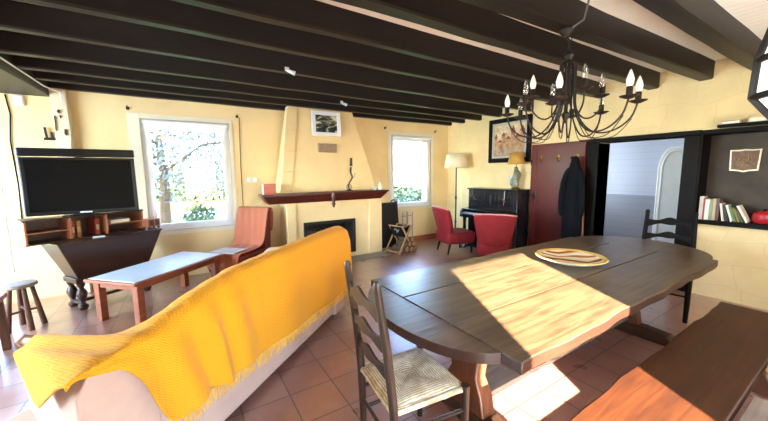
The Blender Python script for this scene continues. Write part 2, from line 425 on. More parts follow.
struct('roof', b, MT['cushion_red'])  # unseen volume, added and sized to keep the garden in shade
b = MB().box(-7.0, XL-0.3, 1.2, 1.5, -0.3, 3.6); struct('wall_sun_block', b, MT['wall'])  # unseen wall, added to keep low sun out of the left window

def casement(name, x0, x1, z0, z1, y, mull=False, handle=None):
    f = 0.055
    b = MB(); wall_panel(x0, x1, z0, z1, [(x0+f, x1-f, z0+f, z1-f)], lambda p, q, r, t: b.box(p, q, y, y+0.07, r, t))
    o = struct(name, b, MT['white'], bevel=0.004)
    b = MB(); wall_panel(x0+f-0.01, x1-f+0.01, z0+f-0.01, z1-f+0.01, [(x0+f+0.045, x1-f-0.045, z0+f+0.045, z1-f-0.045)], lambda p, q, r, t: b.box(p, q, y-0.018, y+0.03, r, t))
    s = b.build('window_sash', MT['white'], o, bevel=0.004)
    MB().box(x0+f+0.03, x1-f-0.03, y+0.015, y+0.021, z0+f+0.03, z1-f-0.03).build('pane', MT['glass'], s)
    if handle is not None:
        b = MB().box(handle-0.012, handle+0.012, y-0.03, y-0.018, (z0+z1)/2-0.16, (z0+z1)/2-0.06)
        b.box(handle-0.01, handle+0.01, y-0.06, y-0.04, (z0+z1)/2-0.2, (z0+z1)/2-0.09); b.box(handle-0.008, handle+0.008, y-0.045, y-0.025, (z0+z1)/2-0.12, (z0+z1)/2-0.1)
        b.build('window_handle', MT['white'], o, bevel=0.003)
    return o
w1 = casement('window_1', W1[0], W1[1], W1[2], W1[3], YB+0.03)
w2 = casement('window_2', W2[0], W2[1], W2[2], W2[3], YB+0.03, handle=W2[1]-0.075)
w3 = casement('window_3', W3[0], W3[1], W3[2], W3[3], YB+0.03)
b = MB(); wall_panel(2.0, 4.6, 0.35, 2.2, [(2.06, 3.27, 0.41, 2.14), (3.33, 4.54, 0.41, 2.14)], lambda p, q, r, t: b.box(XL-0.16, XL-0.09, p, q, r, t))
w4 = struct('window_4', b, MT['white'])
MB().box(XL-0.13, XL-0.124, 2.05, 4.55, 0.4, 2.15).build('pane', MT['glass'], w4)
b = MB(); wall_panel(WR[0], WR[1], 0.0, WR[3], [(WR[0]+0.05, WR[1]-0.05, 0.08, WR[3]-0.06)], lambda p, q, r, t: b.box(p, q, YF-0.1, YF-0.04, r, t))
d1 = struct('door_1', b, MT['white'])
MB().box(WR[0]+0.04, WR[1]-0.04, YF-0.075, YF-0.069, 0.07, WR[3]-0.05).build('pane', MT['glass'], d1)

# white surround painted round the big window, roller blind box and its wire
b = MB(); wall_panel(W1[0]-0.13, W1[1]+0.05, W1[2]-0.06, W1[3]+0.07, [W1], lambda p, q, r, t: b.box(p, q, YB-0.012, YB+0.02, r, t))
struct('trim_1', b, MT['offwhite'], bevel=0.003)
b = MB(); wall_panel(W2[0]-0.06, W2[1]+0.06, W2[2]-0.05, W2[3]+0.06, [W2], lambda p, q, r, t: b.box(p, q, YB-0.01, YB+0.02, r, t))
struct('trim_2', b, MT['offwhite'], bevel=0.003)
def blind(label, x0, x1, zt, zl, y):
    t = thing('roller_blind', label, 'blind', ((x0+x1)/2, y, zt))
    h = (x1-x0)/2
    MB().tube([(-h, 0, -0.03), (h, 0, -0.03)], 0.028, 12).build('roller', MT['white'], t)
    MB().box(-h+0.01, h-0.01, 0.018, 0.022, zl-zt, -0.02).build('blind_fabric', MT['white'], t)
    MB().box(-h+0.01, h-0.01, 0.014, 0.026, zl-zt-0.012, zl-zt).build('bottom_bar', MT['white'], t, bevel=0.003)
    return t
blind('white roller blind rolled up above the lawn window beside the television', W1[0]+0.03, W1[1]-0.03, W1[3]-0.01, W1[3]-0.13, YB-0.045)
blind('white roller blind rolled up above the narrow window by the floor lamp', W2[0]+0.03, W2[1]-0.03, W2[3]-0.01, W2[3]-0.11, YB-0.045)

# baseboard at the back right, red-brown
MB().box(3.12, XR, YB-0.018, YB, 0, 0.11).build('baseboard_back', MT['redwood'], bevel=0.003)['kind'] = 'structure'

# ceiling beams (near lower edge y at left and right end)
beams = [(0.26, 0.26), (0.88, 0.79), (1.50, 1.20), (1.82, 1.69), (2.29, 2.30), (2.77, 2.80), (3.37, 3.40), (4.00, 4.03), (4.48, 4.52), (4.93, 4.97), (5.36, 5.36)]
where = ['closest to the front, holding the lantern', 'second from the front, with its end above the alcove', 'holding the chandelier', 'first one behind the chandelier beam',
         'second one behind the chandelier beam', 'third one behind the chandelier beam', 'above the far end of the sofa, fourth behind the chandelier beam',
         'fourth from the back wall', 'third from the back wall', 'second from the back wall', 'set tight against the back wall']
for k, (yl, yr) in enumerate(beams):
    b = MB(); n = 14; wd = 0.10 if k > 3 else 0.13
    secs = []
    for i in range(n+1):
        t = i/n; x = -1.24+t*(XR+1.24); y = yl+(yr-yl)*t
        j = lambda a: random.uniform(-a, a)
        z0 = 2.52+j(0.006); e = 0.012 if k < 10 else 0.0
        y0 = y+j(e*0.5); y1 = y+wd+j(e*0.5)
        secs.append([(x, y0, ZC), (x, y0, z0+0.012), (x, y0+0.014, z0), (x, y1-0.014, z0), (x, y1, z0+0.012), (x, y1, ZC)])
    b.loft(secs)
    o = b.build('ceiling_beam', MT['beam'])
    tag(o, 'black-stained ceiling beam, '+where[k], 'beam', 'ceiling beams')
b = MB(); secs = []
for i in range(13):
    y = -1.2+i*(6.67/12); j = lambda: random.uniform(-0.012, 0.012)
    secs.append([(-1.66, y, ZC-0.002), (-1.65+j(), y, 2.43), (-1.26+j(), y, 2.43+j()*0.5), (-1.245, y, 2.46), (-1.245, y, ZC-0.002)])
b.loft(secs)
tag(b.build('trimmer_beam', MT['beamY']), 'heavy dark beam crossing under the ceiling at the left above the television', 'beam')
# post under it
t = thing('wall_post', 'worn white plastered post with brown scars, behind the television', 'post', (-1.165, YB-0.05, 0))
b = MB(); secs = []
for i in range(12):
    z = i*2.52/11; k = 0.012
    secs.append([(-0.075+random.uniform(-k, k), -0.05, z), (0.075+random.uniform(-k, k), -0.05, z), (0.08, 0.05, z), (-0.08, 0.05, z)])
b.loft(secs); b.build('post_body', plaster('beige_post_plaster', '#e6d6b6', 0.1), t, bevel=0.008)
b = MB()
for (x, z, a, h) in ((-0.01, 2.26, 0.024, 0.03), (0.03, 2.02, 0.022, 0.06), (-0.05, 2.12, 0.01, 0.16), (0.0, 2.2, 0.012, 0.02)):
    b.hexa([(x-a/2, -0.066, z-h/2), (x+a/3, -0.066, z-h/2-0.02), (x+a/3, -0.045, z-h/2), (x-a/2, -0.045, z-h/2), (x-a/3, -0.066, z+h/2), (x+a/2, -0.066, z+h/2), (x+a/2, -0.045, z+h/2), (x-a/2, -0.045, z+h/2)])
b.build('wood_scar', MT['dark'], t)
# cables, socket boxes
b = MB().tube([(-1.235, 1.8, 2.505), (-1.235, 3.4, 2.505), (-1.235, 4.6, 2.505), (-1.232, 5.2, 2.50), (-1.14, 5.34, 2.47), (-1.13, 5.345, 2.36)], 0.008, 6)
tag(b.build('cable', MT['white']), 'white cable running along the trimmer beam to the post', 'cable')
b = MB().tube([(-1.62, 5.458, 2.42), (-1.60, 5.458, 2.2), (-1.63, 5.458, 1.9), (-1.615, 5.458, 1.4), (-1.63, 5.458, 0.9), (-1.60, 5.458, 0.72)], 0.007, 6)
tag(b.build('cable', MT['black']), 'thin dark cable hanging down the wall left of the television', 'cable')
t = thing('junction_box', 'small white junction box high on the wall left of the post', 'box', (-1.52, YB, 2.36))
MB().box(-0.045, 0.045, -0.03, 0, -0.055, 0.055).build('box_body', MT['white'], t, bevel=0.006); MB().box(-0.035, 0.035, -0.036, -0.03, -0.045, 0.045).build('box_lid', MT['white'], t, bevel=0.003)
t = thing('wall_outlet', 'cream double wall socket beside the salmon armchair', 'socket', (0.95, YB, 1.40))
MB().box(-0.09, 0.09, -0.014, 0, -0.045, 0.045).build('plate', MT['offwhite'], t, bevel=0.004)
for s in (-0.045, 0.045):
    MB().lathe([(0.03, 0), (0.03, 0.01), (0.024, 0.01), (0.02, 0.004), (0, 0.004)], n=16).build('socket', MT['white'], t).matrix_local = Matrix.Translation((s, -0.012, 0)) @ Matrix.Rotation(PI/2, 4, 'X')
b = MB().tube([(0.82, YB-0.008, 2.36), (0.80, YB-0.008, 1.6), (0.80, YB-0.008, 0.75)], 0.004, 6)
tag(b.build('blind_cord', MT['black']), 'thin dark cord hanging right of the lawn window', 'cord')
for x, lab in ((-0.53, 'above the top left corner of the lawn window'), (0.79, 'above the top right corner of the lawn window'), (3.48, 'left of the narrow window top'), (4.78, 'right of the narrow window top')):
    t = thing('curtain_hook', 'small dark iron curtain hook '+lab, 'hook', (x, YB, 2.37), group='curtain hooks')
    MB().tube([(0, 0, 0), (0, -0.04, 0), (0.0, -0.055, 0.015), (0, -0.05, 0.03)], 0.005, 6).build('hook_arm', MT['iron'], t)
    MB().box(-0.018, 0.018, -0.006, 0, -0.02, 0.02).build('plate', MT['iron'], t)
t = thing('wall_bracket', 'pair of dark iron prongs on the wall above the television', 'bracket', (-1.30, YB, 1.95))
for s, h in ((-0.02, 0.17), (0.035, 0.12)):
    MB().bar((s, -0.03, -0.02), (s-0.01, -0.03, h-0.05), 0.02, 0.02).build('prong', MT['iron'], t)
MB().box(-0.05, 0.06, -0.025, 0, -0.03, 0.0).build('plate', MT['iron'], t)

# ------------------------------------------------------------------ right wall: red door, doorway, alcove
d = tag(thing('door_3', 'oxblood red door with brass coat hooks, flat against the right wall', None, (XR, 0, 0)), kind='structure')
b = MB().box(-0.06, -0.012, 2.49, 3.36, 0.02, 1.94); b.build('door_panel', MT['red_door'], d, bevel=0.006)
for y in (2.52, 3.25):
    MB().box(-0.068, -0.06, y, y+0.05, 0.1, 1.86).build('stile', MT['red_door'], d, bevel=0.003)
for y in (3.17, 2.88, 2.59):
    h = MB().tube([(-0.06, y, 1.70), (-0.11, y, 1.685), (-0.135, y, 1.70), (-0.14, y, 1.725)], [0.008, 0.007, 0.007, 0.011], 8)
    h.box(-0.066, -0.058, y-0.015, y+0.015, 1.66, 1.75); h.tube([(-0.06, y, 1.67), (-0.095, y, 1.645), (-0.1, y, 1.66)], 0.006, 8); h.build('coat_hook', MT['brass'], d)
for z in (0.35, 1.6):
    MB().tube([(-0.062, 3.352, z), (-0.062, 3.352, z+0.09)], 0.012, 8).build('hinge', MT['iron'], d)
b = MB().box(-0.08, -0.06, 3.28, 3.31, 1.0, 1.12); b.tube([(-0.06, 3.295, 1.06), (-0.11, 3.295, 1.06), (-0.11, 3.22, 1.06)], 0.009, 8); b.build('door_handle', MT['iron'], d)

b = MB().box(XR-0.03, XR+0.33, 2.33, 2.485, 0, 1.90); b.box(XR-0.03, XR+0.33, 1.24, 1.39, 0, 1.90); b.box(XR-0.035, XR+0.33, 1.24, 2.60, 1.90, 1.955)
struct('door_2', b, MT['black'], bevel=0.006)
# the coats
def coat(label, y, z_top, z_bot, wd, x):
    c = thing('coat', label, 'coat', (x, y, z_top))
    secs = []; L = z_top-z_bot
    for i, (t, ww, dd) in enumerate([(0, 0.035, 0.03), (0.05, 0.07, 0.05), (0.16, 0.115, 0.06), (0.3, 0.14, 0.065), (0.5, 0.165, 0.07), (0.75, 0.18, 0.075), (0.97, 0.185, 0.075), (1.0, 0.17, 0.06)]):
        ring = []
        for j in range(20):
            a = 2*PI*j/20; f = 1+0.12*math.sin(5*a+i*0.7)*min(1, t*3)
            ring.append((dd*math.cos(a)*f-0.0, ww*wd*math.sin(a)*f, -t*L))
        secs.append(ring)
    b = MB().loft(secs); b.build('coat_body', MT['coat'], c, sub=1)
    for s in (-1, 1):
        pts = [(0.0, s*0.09*wd, -0.12*L), (-0.05, s*0.17*wd, -0.3*L), (-0.05, s*0.19*wd, -0.55*L), (-0.04, s*0.18*wd, -0.72*L)]
        MB().tube(pts, [0.04, 0.05, 0.046, 0.042], 10).build('sleeve', MT['coat'], c, sub=1)
    MB().tube([(-0.02, -0.05*wd, -0.03), (-0.06, 0, -0.05), (-0.02, 0.05*wd, -0.03)], 0.022, 8).build('collar', MT['coat'], c)
coat('black wool coat hanging from the right hand hook of the red door', 2.56, 1.72, 0.42, 0.8, XR-0.19)
t = thing('walking_stick', 'brown wooden walking stick leaning by the hanging black coat', 'stick', (XR-0.1, 2.34, 0))
MB().tube([(-0.16, 0.0, 0), (-0.06, 0.08, 1.0)], 0.012, 8).build('shaft', MT['redwood'], t)
MB().tube([(-0.06, 0.08, 1.0), (-0.055, 0.09, 1.07), (-0.07, 0.12, 1.1), (-0.085, 0.15, 1.06)], 0.013, 8).build('handle', MT['redwood'], t)

# alcove lined in dark wood
b = MB(); yb, yt = NI[0], NI[1]
b.box(XR-0.02, XR+0.30, yt-0.035, yt, NI[2], NI[3]); b.box(XR-0.02, XR+0.30, yb, yb+0.035, NI[2], NI[3])
b.box(XR-0.02, XR+0.30, yb+0.035, yt-0.035, NI[3]-0.05, NI[3])
struct('trim_3', b, MT['black'], bevel=0.004)
b = MB().box(XR+0.30, XR+0.34, yb, yt, NI[2], NI[3]); struct('wall_alcove', b, MT['alcove'])
tag(MB().box(XR-0.05, XR+0.30, yb+0.035, yt-0.035, NI[2]-0.0, NI[2]+0.05).build('alcove_shelf', MT['black'], bevel=0.005), 'black wooden shelf board at the bottom of the alcove', 'shelf')
tag(MB().box(XR-0.12, XR+0.02, -0.7, 1.10, 1.955, 1.985).build('wall_shelf', MT['black'], bevel=0.004), 'narrow dark shelf board on the wall above the alcove', 'shelf')
for y0, y1, h, m, lab in ((0.93, 1.07, 0.035, plain('tan_cover', '#8f6a3a'), 'tan paperback lying flat on the narrow shelf above the alcove'),
                          (0.70, 0.87, 0.045, plain('cream_cover', '#e0cfa4'), 'cream book lying flat on the narrow shelf above the alcove'),
                          (0.50, 0.68, 0.03, plain('green_cover', '#31483f'), 'dark green book lying flat on the narrow shelf above the alcove')):
    t = thing('book', lab, 'book', (XR-0.055, (y0+y1)/2, 1.985), group='books above the alcove'); hh = (y1-y0)/2
    b = MB().box(-0.055, 0.055, -hh, hh, 0, 0.005); b.box(-0.055, 0.055, -hh, hh, h-0.005, h); b.box(0.05, 0.055, -hh, hh, 0.005, h-0.005)
    b.build('cover', m, t); MB().box(-0.052, 0.05, -hh+0.004, hh-0.004, 0.005, h-0.005).build('pages', MT['ivory'], t)
# books upright
z0 = NI[2]+0.05
bk = [('#c9c3b8', 0.27, 0.030, 0, 'tall grey-white book at the left end of the alcove row'), ('#a5483a', 0.25, 0.014, 0, 'slim red book next to the left end of the alcove row'),
      ('#e9e4d6', 0.24, 0.036, 0, 'thick white book, third from the left in the alcove row'), ('#8f9a72', 0.245, 0.022, 0, 'sage green book, upright right of the thick white one'),
      ('#b8a68c', 0.25, 0.026, 0, 'beige book right of the sage green one in the alcove'), ('#6b4f43', 0.24, 0.024, 0, 'brown book in the middle of the alcove row'),
      ('#d8c9ba', 0.20, 0.020, 9, 'pale pink book where the alcove row starts to lean'), ('#3f3a38', 0.19, 0.022, 12, 'charcoal book leaning left in the alcove'),
      ('#e8e8dc', 0.19, 0.018, 16, 'thin white book leaning against the charcoal one'), ('#5a8446', 0.18, 0.020, 18, 'bright green leaning book in the alcove'),
      ('#8b6a3e', 0.16, 0.020, 20, 'small tan leaning book right of the green one'), ('#3e5a38', 0.15, 0.018, 22, 'small dark green leaning book in the alcove'),
      ('#e6dfcb', 0.20, 0.020, 25, 'white book leaning most, at the right end of the row')]
y = yt-0.055
for i, (c, h, th, lean, lab) in enumerate(bk):
    a = math.radians(lean); step = th/math.cos(a)+0.003
    if lean: y -= h*(math.sin(a)-math.sin(math.radians(bk[i-1][3])))*0.9
    t = thing('book', lab, 'book', (XR+0.09, y-th, z0+th*math.sin(a)), group='books standing in the alcove'); m = plain('book_cover', c, 0.6, 0.08, 20)
    bb = MB().box(-0.075, 0.075, 0, 0.003, 0, h); bb.box(-0.075, 0.075, th-0.003, th, 0, h); bb.box(-0.078, -0.073, 0, th, 0, h)
    cv = bb.build('cover', m, t); pg = MB().box(-0.07, 0.072, 0.003, th-0.003, 0.003, h-0.004).build('pages', MT['ivory'], t)
    t.rotation_euler = (-a, 0, 0)
    y -= step
# carved plaque
t = thing('wall_plaque', 'small carved bronze plaque in a shield-like frame on the alcove back', 'plaque', (XR+0.30, 0.93, 1.60))
def shield(s): return [(-0.115*s, -0.12*s), (-0.04*s, -0.128*s), (0, -0.14*s), (0.04*s, -0.128*s), (0.115*s, -0.12*s), (0.125*s, 0.12*s), (0.05*s, 0.118*s), (0, 0.125*s), (-0.05*s, 0.118*s), (-0.125*s, 0.12*s)]
fy = lambda x, y, z: (-z, x, y)
MB().prism(shield(1.0), 0, 0.018, fy).build('frame', plain('pale_metal_rim', '#b9ab8c', 0.4, 0.15, 30, 0.5), t, bevel=0.003)
MB().prism(shield(0.87), 0.018, 0.021, fy).build('plate', plain('dark_bronze', '#4a3020', 0.4, 0.3, 30, 0.6), t)
b = MB()
for k in range(13):
    a = k*2.4; r = 0.018*math.sqrt(k)
    p = [(-0.023-0.004*math.sin(q), r*math.cos(a)*1.2+0.016*math.cos(q+a), r*math.sin(a)+0.014*math.sin(q*1.4+a)) for q in [0, 0.8, 1.6, 2.4, 3.2]]
    b.tube(p, 0.005, 6)
b.build('relief', plain('bronze_relief', '#a58a62', 0.4, 0.2, 30, 0.6), t)
# red pot
t = thing('pot', 'red enamel pot at the right on the alcove shelf', 'pot', (XR+0.14, 0.71, z0))
MB().lathe([(0.07, 0), (0.085, 0.02), (0.09, 0.07), (0.082, 0.1), (0.086, 0.105)], n=24).build('pot_body', MT['redpot'], t)
MB().lathe([(0.088, 0.105), (0.07, 0.125), (0.02, 0.135), (0.0, 0.135)], n=24).build('lid', MT['redpot'], t); MB().lathe([(0.01, 0.133), (0.018, 0.15), (0.0, 0.158)], n=12).build('knob', MT['black'], t)

# next room
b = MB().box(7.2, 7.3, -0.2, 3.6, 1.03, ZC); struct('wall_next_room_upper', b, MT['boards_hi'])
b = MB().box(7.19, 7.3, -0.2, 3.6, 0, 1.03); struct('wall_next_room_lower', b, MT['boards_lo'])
b = MB().box(XR+0.32, 7.3, 3.5, 3.6, 0, ZC); struct('wall_next_room_side', b, MT['white'])
b = MB().box(XR+0.32, 7.3, -0.3, -0.2, 0, ZC); struct('wall_next_room_end', b, MT['white'])
b = MB().box(XR+0.32, 7.3, -0.3, 3.6, ZC, ZC+0.1); struct('ceiling_next_room', b, MT['white'])
t = tag(thing('door_4', 'white arched door leaf standing open in the next room', None, (6.6, 1.875, 0), math.radians(-60)), kind='structure')
arch = lambda s, h: [(-0.19*s, 0.0)]+[(0.19*s*math.cos(PI-a), h+0.36*s*math.sin(a)) for a in [i*PI/14 for i in range(15)]]+[(0.19*s, 0.0)]
fz = lambda x, y, z: (x, z, y)
MB().prism(arch(1.0, 1.5), -0.02, 0.02, fz).build('door_leaf', MT['white'], t, bevel=0.004)
b = MB(); A = arch(0.8, 1.5); pts = [(x, -0.03, max(zv, 0.12)) for x, zv in A]; b.tube(pts, 0.014, 6); b.build('moulding', MT['white'], t)

# ------------------------------------------------------------------ fireplace
f = thing('fireplace', 'cream plastered fireplace with tapering hood and dark wooden mantel', 'fireplace', (0, 0, 0))
b = MB(); wall_panel(1.36, 3.10, 0, 1.05, [(1.65, 2.52, 0.13, 0.68)], lambda p, q, r, t: b.box(p, q, 5.03, YB, r, t))
b.build('chimney_base', MT['wall'], f)
MB().box(2.83, 3.102, 5.008, 5.03, 0, 1.05).build('pilaster', MT['wall'], f, bevel=0.006); MB().box(1.358, 1.50, 5.008, 5.03, 0, 1.05).build('pilaster', MT['wall'], f, bevel=0.006)
MB().hexa([(1.29, 5.06, 1.19), (3.03, 5.06, 1.19), (3.03, YB, 1.19), (1.29, YB, 1.19), (1.50, 5.22, 2.56), (2.64, 5.22, 2.56), (2.64, YB-0.12, 2.56), (1.50, YB-0.12, 2.56)]).build('hood', MT['wall'], f, bevel=0.012)
b = MB()
n = 4
for i in range(n):
    q = lambda t: (1.29+0.21*t, 5.06+0.16*t, 1.19+1.335*t)
    a, c = q(i/n), q((i+1)/n-0.006)
    wd0 = 0.18-0.02*i/n; wd1 = 0.18-0.02*(i+1)/n
    b.hexa([(a[0]-0.012, a[1]-0.018, a[2]), (a[0]+wd0, a[1]-0.018, a[2]), (a[0]+wd0, a[1]+0.06, a[2]), (a[0]-0.012, a[1]+0.06, a[2]), (c[0]-0.012, c[1]-0.018, c[2]), (c[0]+wd1, c[1]-0.018, c[2]), (c[0]+wd1, c[1]+0.06, c[2]), (c[0]-0.012, c[1]+0.06, c[2])])
b.build('hood_rib', MT['wall'], f, bevel=0.006)
b = MB().hexa([(1.07, 4.87, 1.04), (3.00, 4.87, 1.04), (3.00, 5.12, 1.04), (1.07, 5.12, 1.04), (0.98, 4.81, 1.16), (3.12, 4.81, 1.16), (3.12, 5.12, 1.16), (0.98, 5.12, 1.16)])
b.box(0.965, 3.135, 4.80, 5.12, 1.16, 1.19); b.build('mantel_shelf', MT['mantel'], f, bevel=0.006)
b = MB().lathe([(0.0, -0.09), (0.015, -0.085), (0.02, -0.06), (0.03, -0.03), (0.022, 0.0), (0.035, 0.04), (0.04, 0.1), (0.03, 0.15), (0.034, 0.17)], (2.06, 4.80, 1.03), 12)
b.build('corbel_ornament', MT['mantel'], f)
b = MB(); wall_panel(1.62, 2.55, 0.10, 0.70, [(1.67, 2.50, 0.13, 0.655)], lambda p, q, r, t: b.box(p, q, 5.0, 5.03, r, t)); b.build('firebox_frame', MT['iron'], f, bevel=0.004)
b = MB().box(1.66, 2.51, 5.38, 5.40, 0.13, 0.68); b.box(1.655, 1.665, 5.03, 5.4, 0.13, 0.68); b.box(2.505, 2.515, 5.03, 5.4, 0.13, 0.68); b.box(1.65, 2.52, 5.03, 5.4, 0.128, 0.14); b.box(1.65, 2.52, 5.03, 5.4, 0.67, 0.679)
b.build('firebox', MT['soot'], f)
t = b = MB().box(1.67, 2.50, 5.012, 5.017, 0.13, 0.655); b.build('firebox_glass', MT['glass'], f)
b = MB(); a0 = 5.125
b.box(1.95, 2.28, a0-0.015, a0+0.03, 1.84, 1.985)
b.build('vent_frame', plain('beige_grille', '#a58f70', 0.5), f, bevel=0.004)
b = MB()
for k in range(6): b.box(1.965, 2.265, a0-0.02, a0-0.01, 1.852+k*0.021, 1.862+k*0.021)
b.build('vent_slat', plain('grey_grille', '#7f705c', 0.5), f)
tag(MB().box(1.3, 3.12, 4.75, 5.0, 0.0, 0.03).build('hearth_slab', plain('grey_hearth_stone', '#8d8172', 0.5)), 'low stone hearth slab in front of the fireplace', 'hearth')
# items on the mantel
t = thing('framed_picture', 'small picture of pale clouds on black in a white frame, hung on the chimney hood', 'picture', (2.115, 5.135, 2.11)); t.rotation_euler = (math.radians(-3), 0, 0)
b = MB(); wall_panel(-0.255, 0.255, 0, 0.40, [(-0.19, 0.19, 0.06, 0.34)], lambda p, q, r, u: b.box(p, q, -0.02, 0.01, r, u)); b.build('frame', MT['white'], t, bevel=0.004)
def cloud_art():
    n = NT('painted_clouds'); v = n.mapping((5, 5, 9))
    f = n.noise(v, 1.0, 6, 0.6, 1.2)
    col = n.ramp(f, [(0.42, lin('#0c1118')), (0.5, lin('#4b5a58')), (0.56, lin('#d8c89a')), (0.64, lin('#ece6d6'))])
    return n.out(col, 0.4)
MB().box(-0.19, 0.19, -0.008, 0.0, 0.06, 0.34).build('picture_sheet', cloud_art(), t)
t = thing('book', 'white book with a red cover edge standing on the left end of the mantel', 'book', (1.10, 4.98, 1.19))
b = MB().box(-0.09, 0.09, -0.055, -0.05, 0, 0.155); b.box(-0.09, 0.09, 0.03, 0.035, 0, 0.155); b.box(0.085, 0.09, -0.05, 0.03, 0, 0.155); b.build('cover', plain('red_white_cover', '#c86a56'), t)
MB().box(-0.086, 0.085, -0.05, 0.03, 0.003, 0.15).build('pages', MT['ivory'], t)
t = thing('bottle', 'little white bottle at the right end of the mantel', 'bottle', (3.03, 4.95, 1.19))
MB().lathe([(0.026, 0), (0.028, 0.01), (0.028, 0.08), (0.012, 0.11), (0.011, 0.15)], n=16).build('bottle_body', MT['porc'], t); MB().lathe([(0.014, 0.15), (0.014, 0.175), (0, 0.176)], n=12).build('cap', plain('pink_cap', '#c98a86'), t)
t = thing('mug', 'small pale mug beside the white bottle on the mantel', 'mug', (2.93, 4.97, 1.19))
MB().lathe([(0.028, 0), (0.032, 0.01), (0.032, 0.07), (0.028, 0.07), (0.026, 0.02), (0, 0.02)], n=16, cap=False).build('mug_body', MT['porc'], t); MB().tube([(0.03, 0, 0.055), (0.055, 0, 0.05), (0.055, 0, 0.025), (0.03, 0, 0.018)], 0.005, 6).build('handle', MT['porc'], t)
t = thing('candle_holder', 'curved dark wooden candle holder with metal loops on the mantel', 'candle holder', (2.44, 4.98, 1.19))
MB().lathe([(0.06, 0), (0.06, 0.01), (0.02, 0.02), (0.012, 0.03)], n=16).build('base', MT['iron'], t)
MB().tube([(0, 0, 0.02), (-0.03, 0, 0.08), (0.0, 0, 0.15), (0.05, 0, 0.2), (0.06, 0, 0.25), (0.03, 0, 0.29), (0.02, 0, 0.34), (0.035, 0, 0.42)], [0.012, 0.014, 0.012, 0.014, 0.016, 0.014, 0.02, 0.022], 8).build('stem', MT['mantel'], t, sub=1)
MB().tube([(0.035, 0, 0.42), (0.04, 0, 0.56)], [0.026, 0.02], 10).build('candle', MT['mantel'], t)
MB().tube([(0.045*math.cos(a)-0.01, 0.0, 0.07+0.045*math.sin(a)) for a in [i*2*PI/12 for i in range(13)]], 0.007, 6, cap=False).build('loop', MT['steel'], t)
MB().tube([(0.07, 0, 0.22), (0.1, 0, 0.25), (0.11, 0, 0.29), (0.09, 0, 0.3)], 0.006, 6).build('loop', MT['steel'], t)
# small light fittings on the beams
for x, y, lab in ((0.98, 3.366, 'small chrome spotlight clipped to a dark beam above the sofa'), (2.10, 4.487, 'tiny white lamp clipped to a beam above the cloud picture')):
    t = thing('spotlight', lab, 'spotlight', (x, y, 2.53)); MB().tube([(0, 0, 0.0), (0.07, -0.03, -0.03)], [0.014, 0.022], 10).build('lamp_head', MT['silver'], t); MB().box(-0.02, 0.02, -0.004, 0.004, -0.01, 0.03).build('clip', MT['silver'], t)

# ------------------------------------------------------------------ television corner
TA = math.radians(33); tx, ty = math.cos(TA), math.sin(TA)
NLp = Vector((-1.13, 4.524)); L_, D_ = 1.04, 0.44
cen = NLp + Vector((tx, ty))*L_/2 + Vector((-ty, tx))*D_/2
t = thing('dough_trough', 'dark walnut dough trough with sloping sides on turned legs, beneath the television', 'trough', (cen.x, cen.y, 0), TA)
zt, zb = 0.79, 0.37
def trb(gx, gy, z): return [(-gx, -gy, z), (gx, -gy, z), (gx, gy, z), (-gx, gy, z)]
b = MB().hexa(trb(0.36, 0.15, zb)+trb(0.51, 0.21, zt-0.02)); b.build('trough_body', MT['trough'], t, bevel=0.006)
MB().box(-0.52, 0.52, -0.22, 0.22, zt-0.02, zt).build('lid', MT['trough'], t, bevel=0.005)
MB().box(-0.38, 0.38, -0.15, 0.15, zb-0.06, zb).build('apron', MT['trough'], t, bevel=0.006)
for sx in (-1, 1):
    for sy in (-1, 1):
        MB().lathe([(0.03, 0.0), (0.045, 0.02), (0.045, 0.05), (0.025, 0.07), (0.024, 0.1), (0.04, 0.14), (0.05, 0.18), (0.04, 0.22), (0.022, 0.25), (0.035, 0.275), (0.04, 0.31)], (sx*0.33, sy*0.11, 0), 16).build('leg', MT['trough'], t)
b = MB().bar((-0.33, 0, 0.075), (0.33, 0, 0.075), 0.04, 0.035)
for sx in (-1, 1): b.bar((sx*0.33, -0.11, 0.075), (sx*0.33, 0.11, 0.075), 0.04, 0.035)
b.build('stretcher', MT['trough'], t, bevel=0.004)
# pigeonhole unit on it
def w2(t0, lx, ly): return (t0[0]+lx*tx-ly*ty, t0[1]+lx*ty+ly*tx)
og = w2((cen.x, cen.y), -0.15, 0.07)
t = thing('pigeonhole_unit', 'reddish wooden pigeonhole unit standing on the dough trough', 'shelf unit', (og[0], og[1], zt), TA)
hw, hd, hh = 0.54, 0.13, 0.245
b = MB().box(-hw, hw, hd-0.015, hd, 0, hh); b.build('back_panel', MT['trough'], t)
MB().box(-hw-0.01, hw+0.01, -hd, hd, hh, hh+0.018).build('top', MT['trough'], t, bevel=0.003)
MB().box(-hw, hw, -hd, hd-0.015, 0, 0.016).build('bottom', MT['trough'], t, bevel=0.003)
for k, x in enumerate((-hw, -0.19, 0.14, hw-0.018)):
    MB().box(x, x+0.018, -hd, hd-0.015, 0.016, hh).build('side_panel' if k in (0, 3) else 'divider', MT['deskwood'], t, bevel=0.002)
for x0, x1 in ((-hw+0.018, -0.19), (0.158, hw-0.018)):
    MB().box(x0, x1, -hd+0.01, hd-0.015, 0.115, 0.127).build('shelf', MT['deskwood'], t)
for x, c, lab in ((-0.155, '#7c2f22', 'red brown box file in the left middle pigeonhole'), (-0.10, '#9a6a34', 'tan box file in the left middle pigeonhole'), (0.07, '#8c2a22', 'dark red box file at the right of the middle pigeonhole')):
    p = w2(og, x, 0.0); q = thing('box_file', lab, 'box', (p[0], p[1], zt+0.016), TA)
    MB().box(-0.02, 0.02, -0.09, 0.08, 0, 0.19).build('case', plain('box_file_card', c, 0.6), q, bevel=0.003); MB().box(-0.012, 0.012, -0.093, -0.09, 0.06, 0.12).build('spine_label', plain('box_label', '#b59a70'), q)
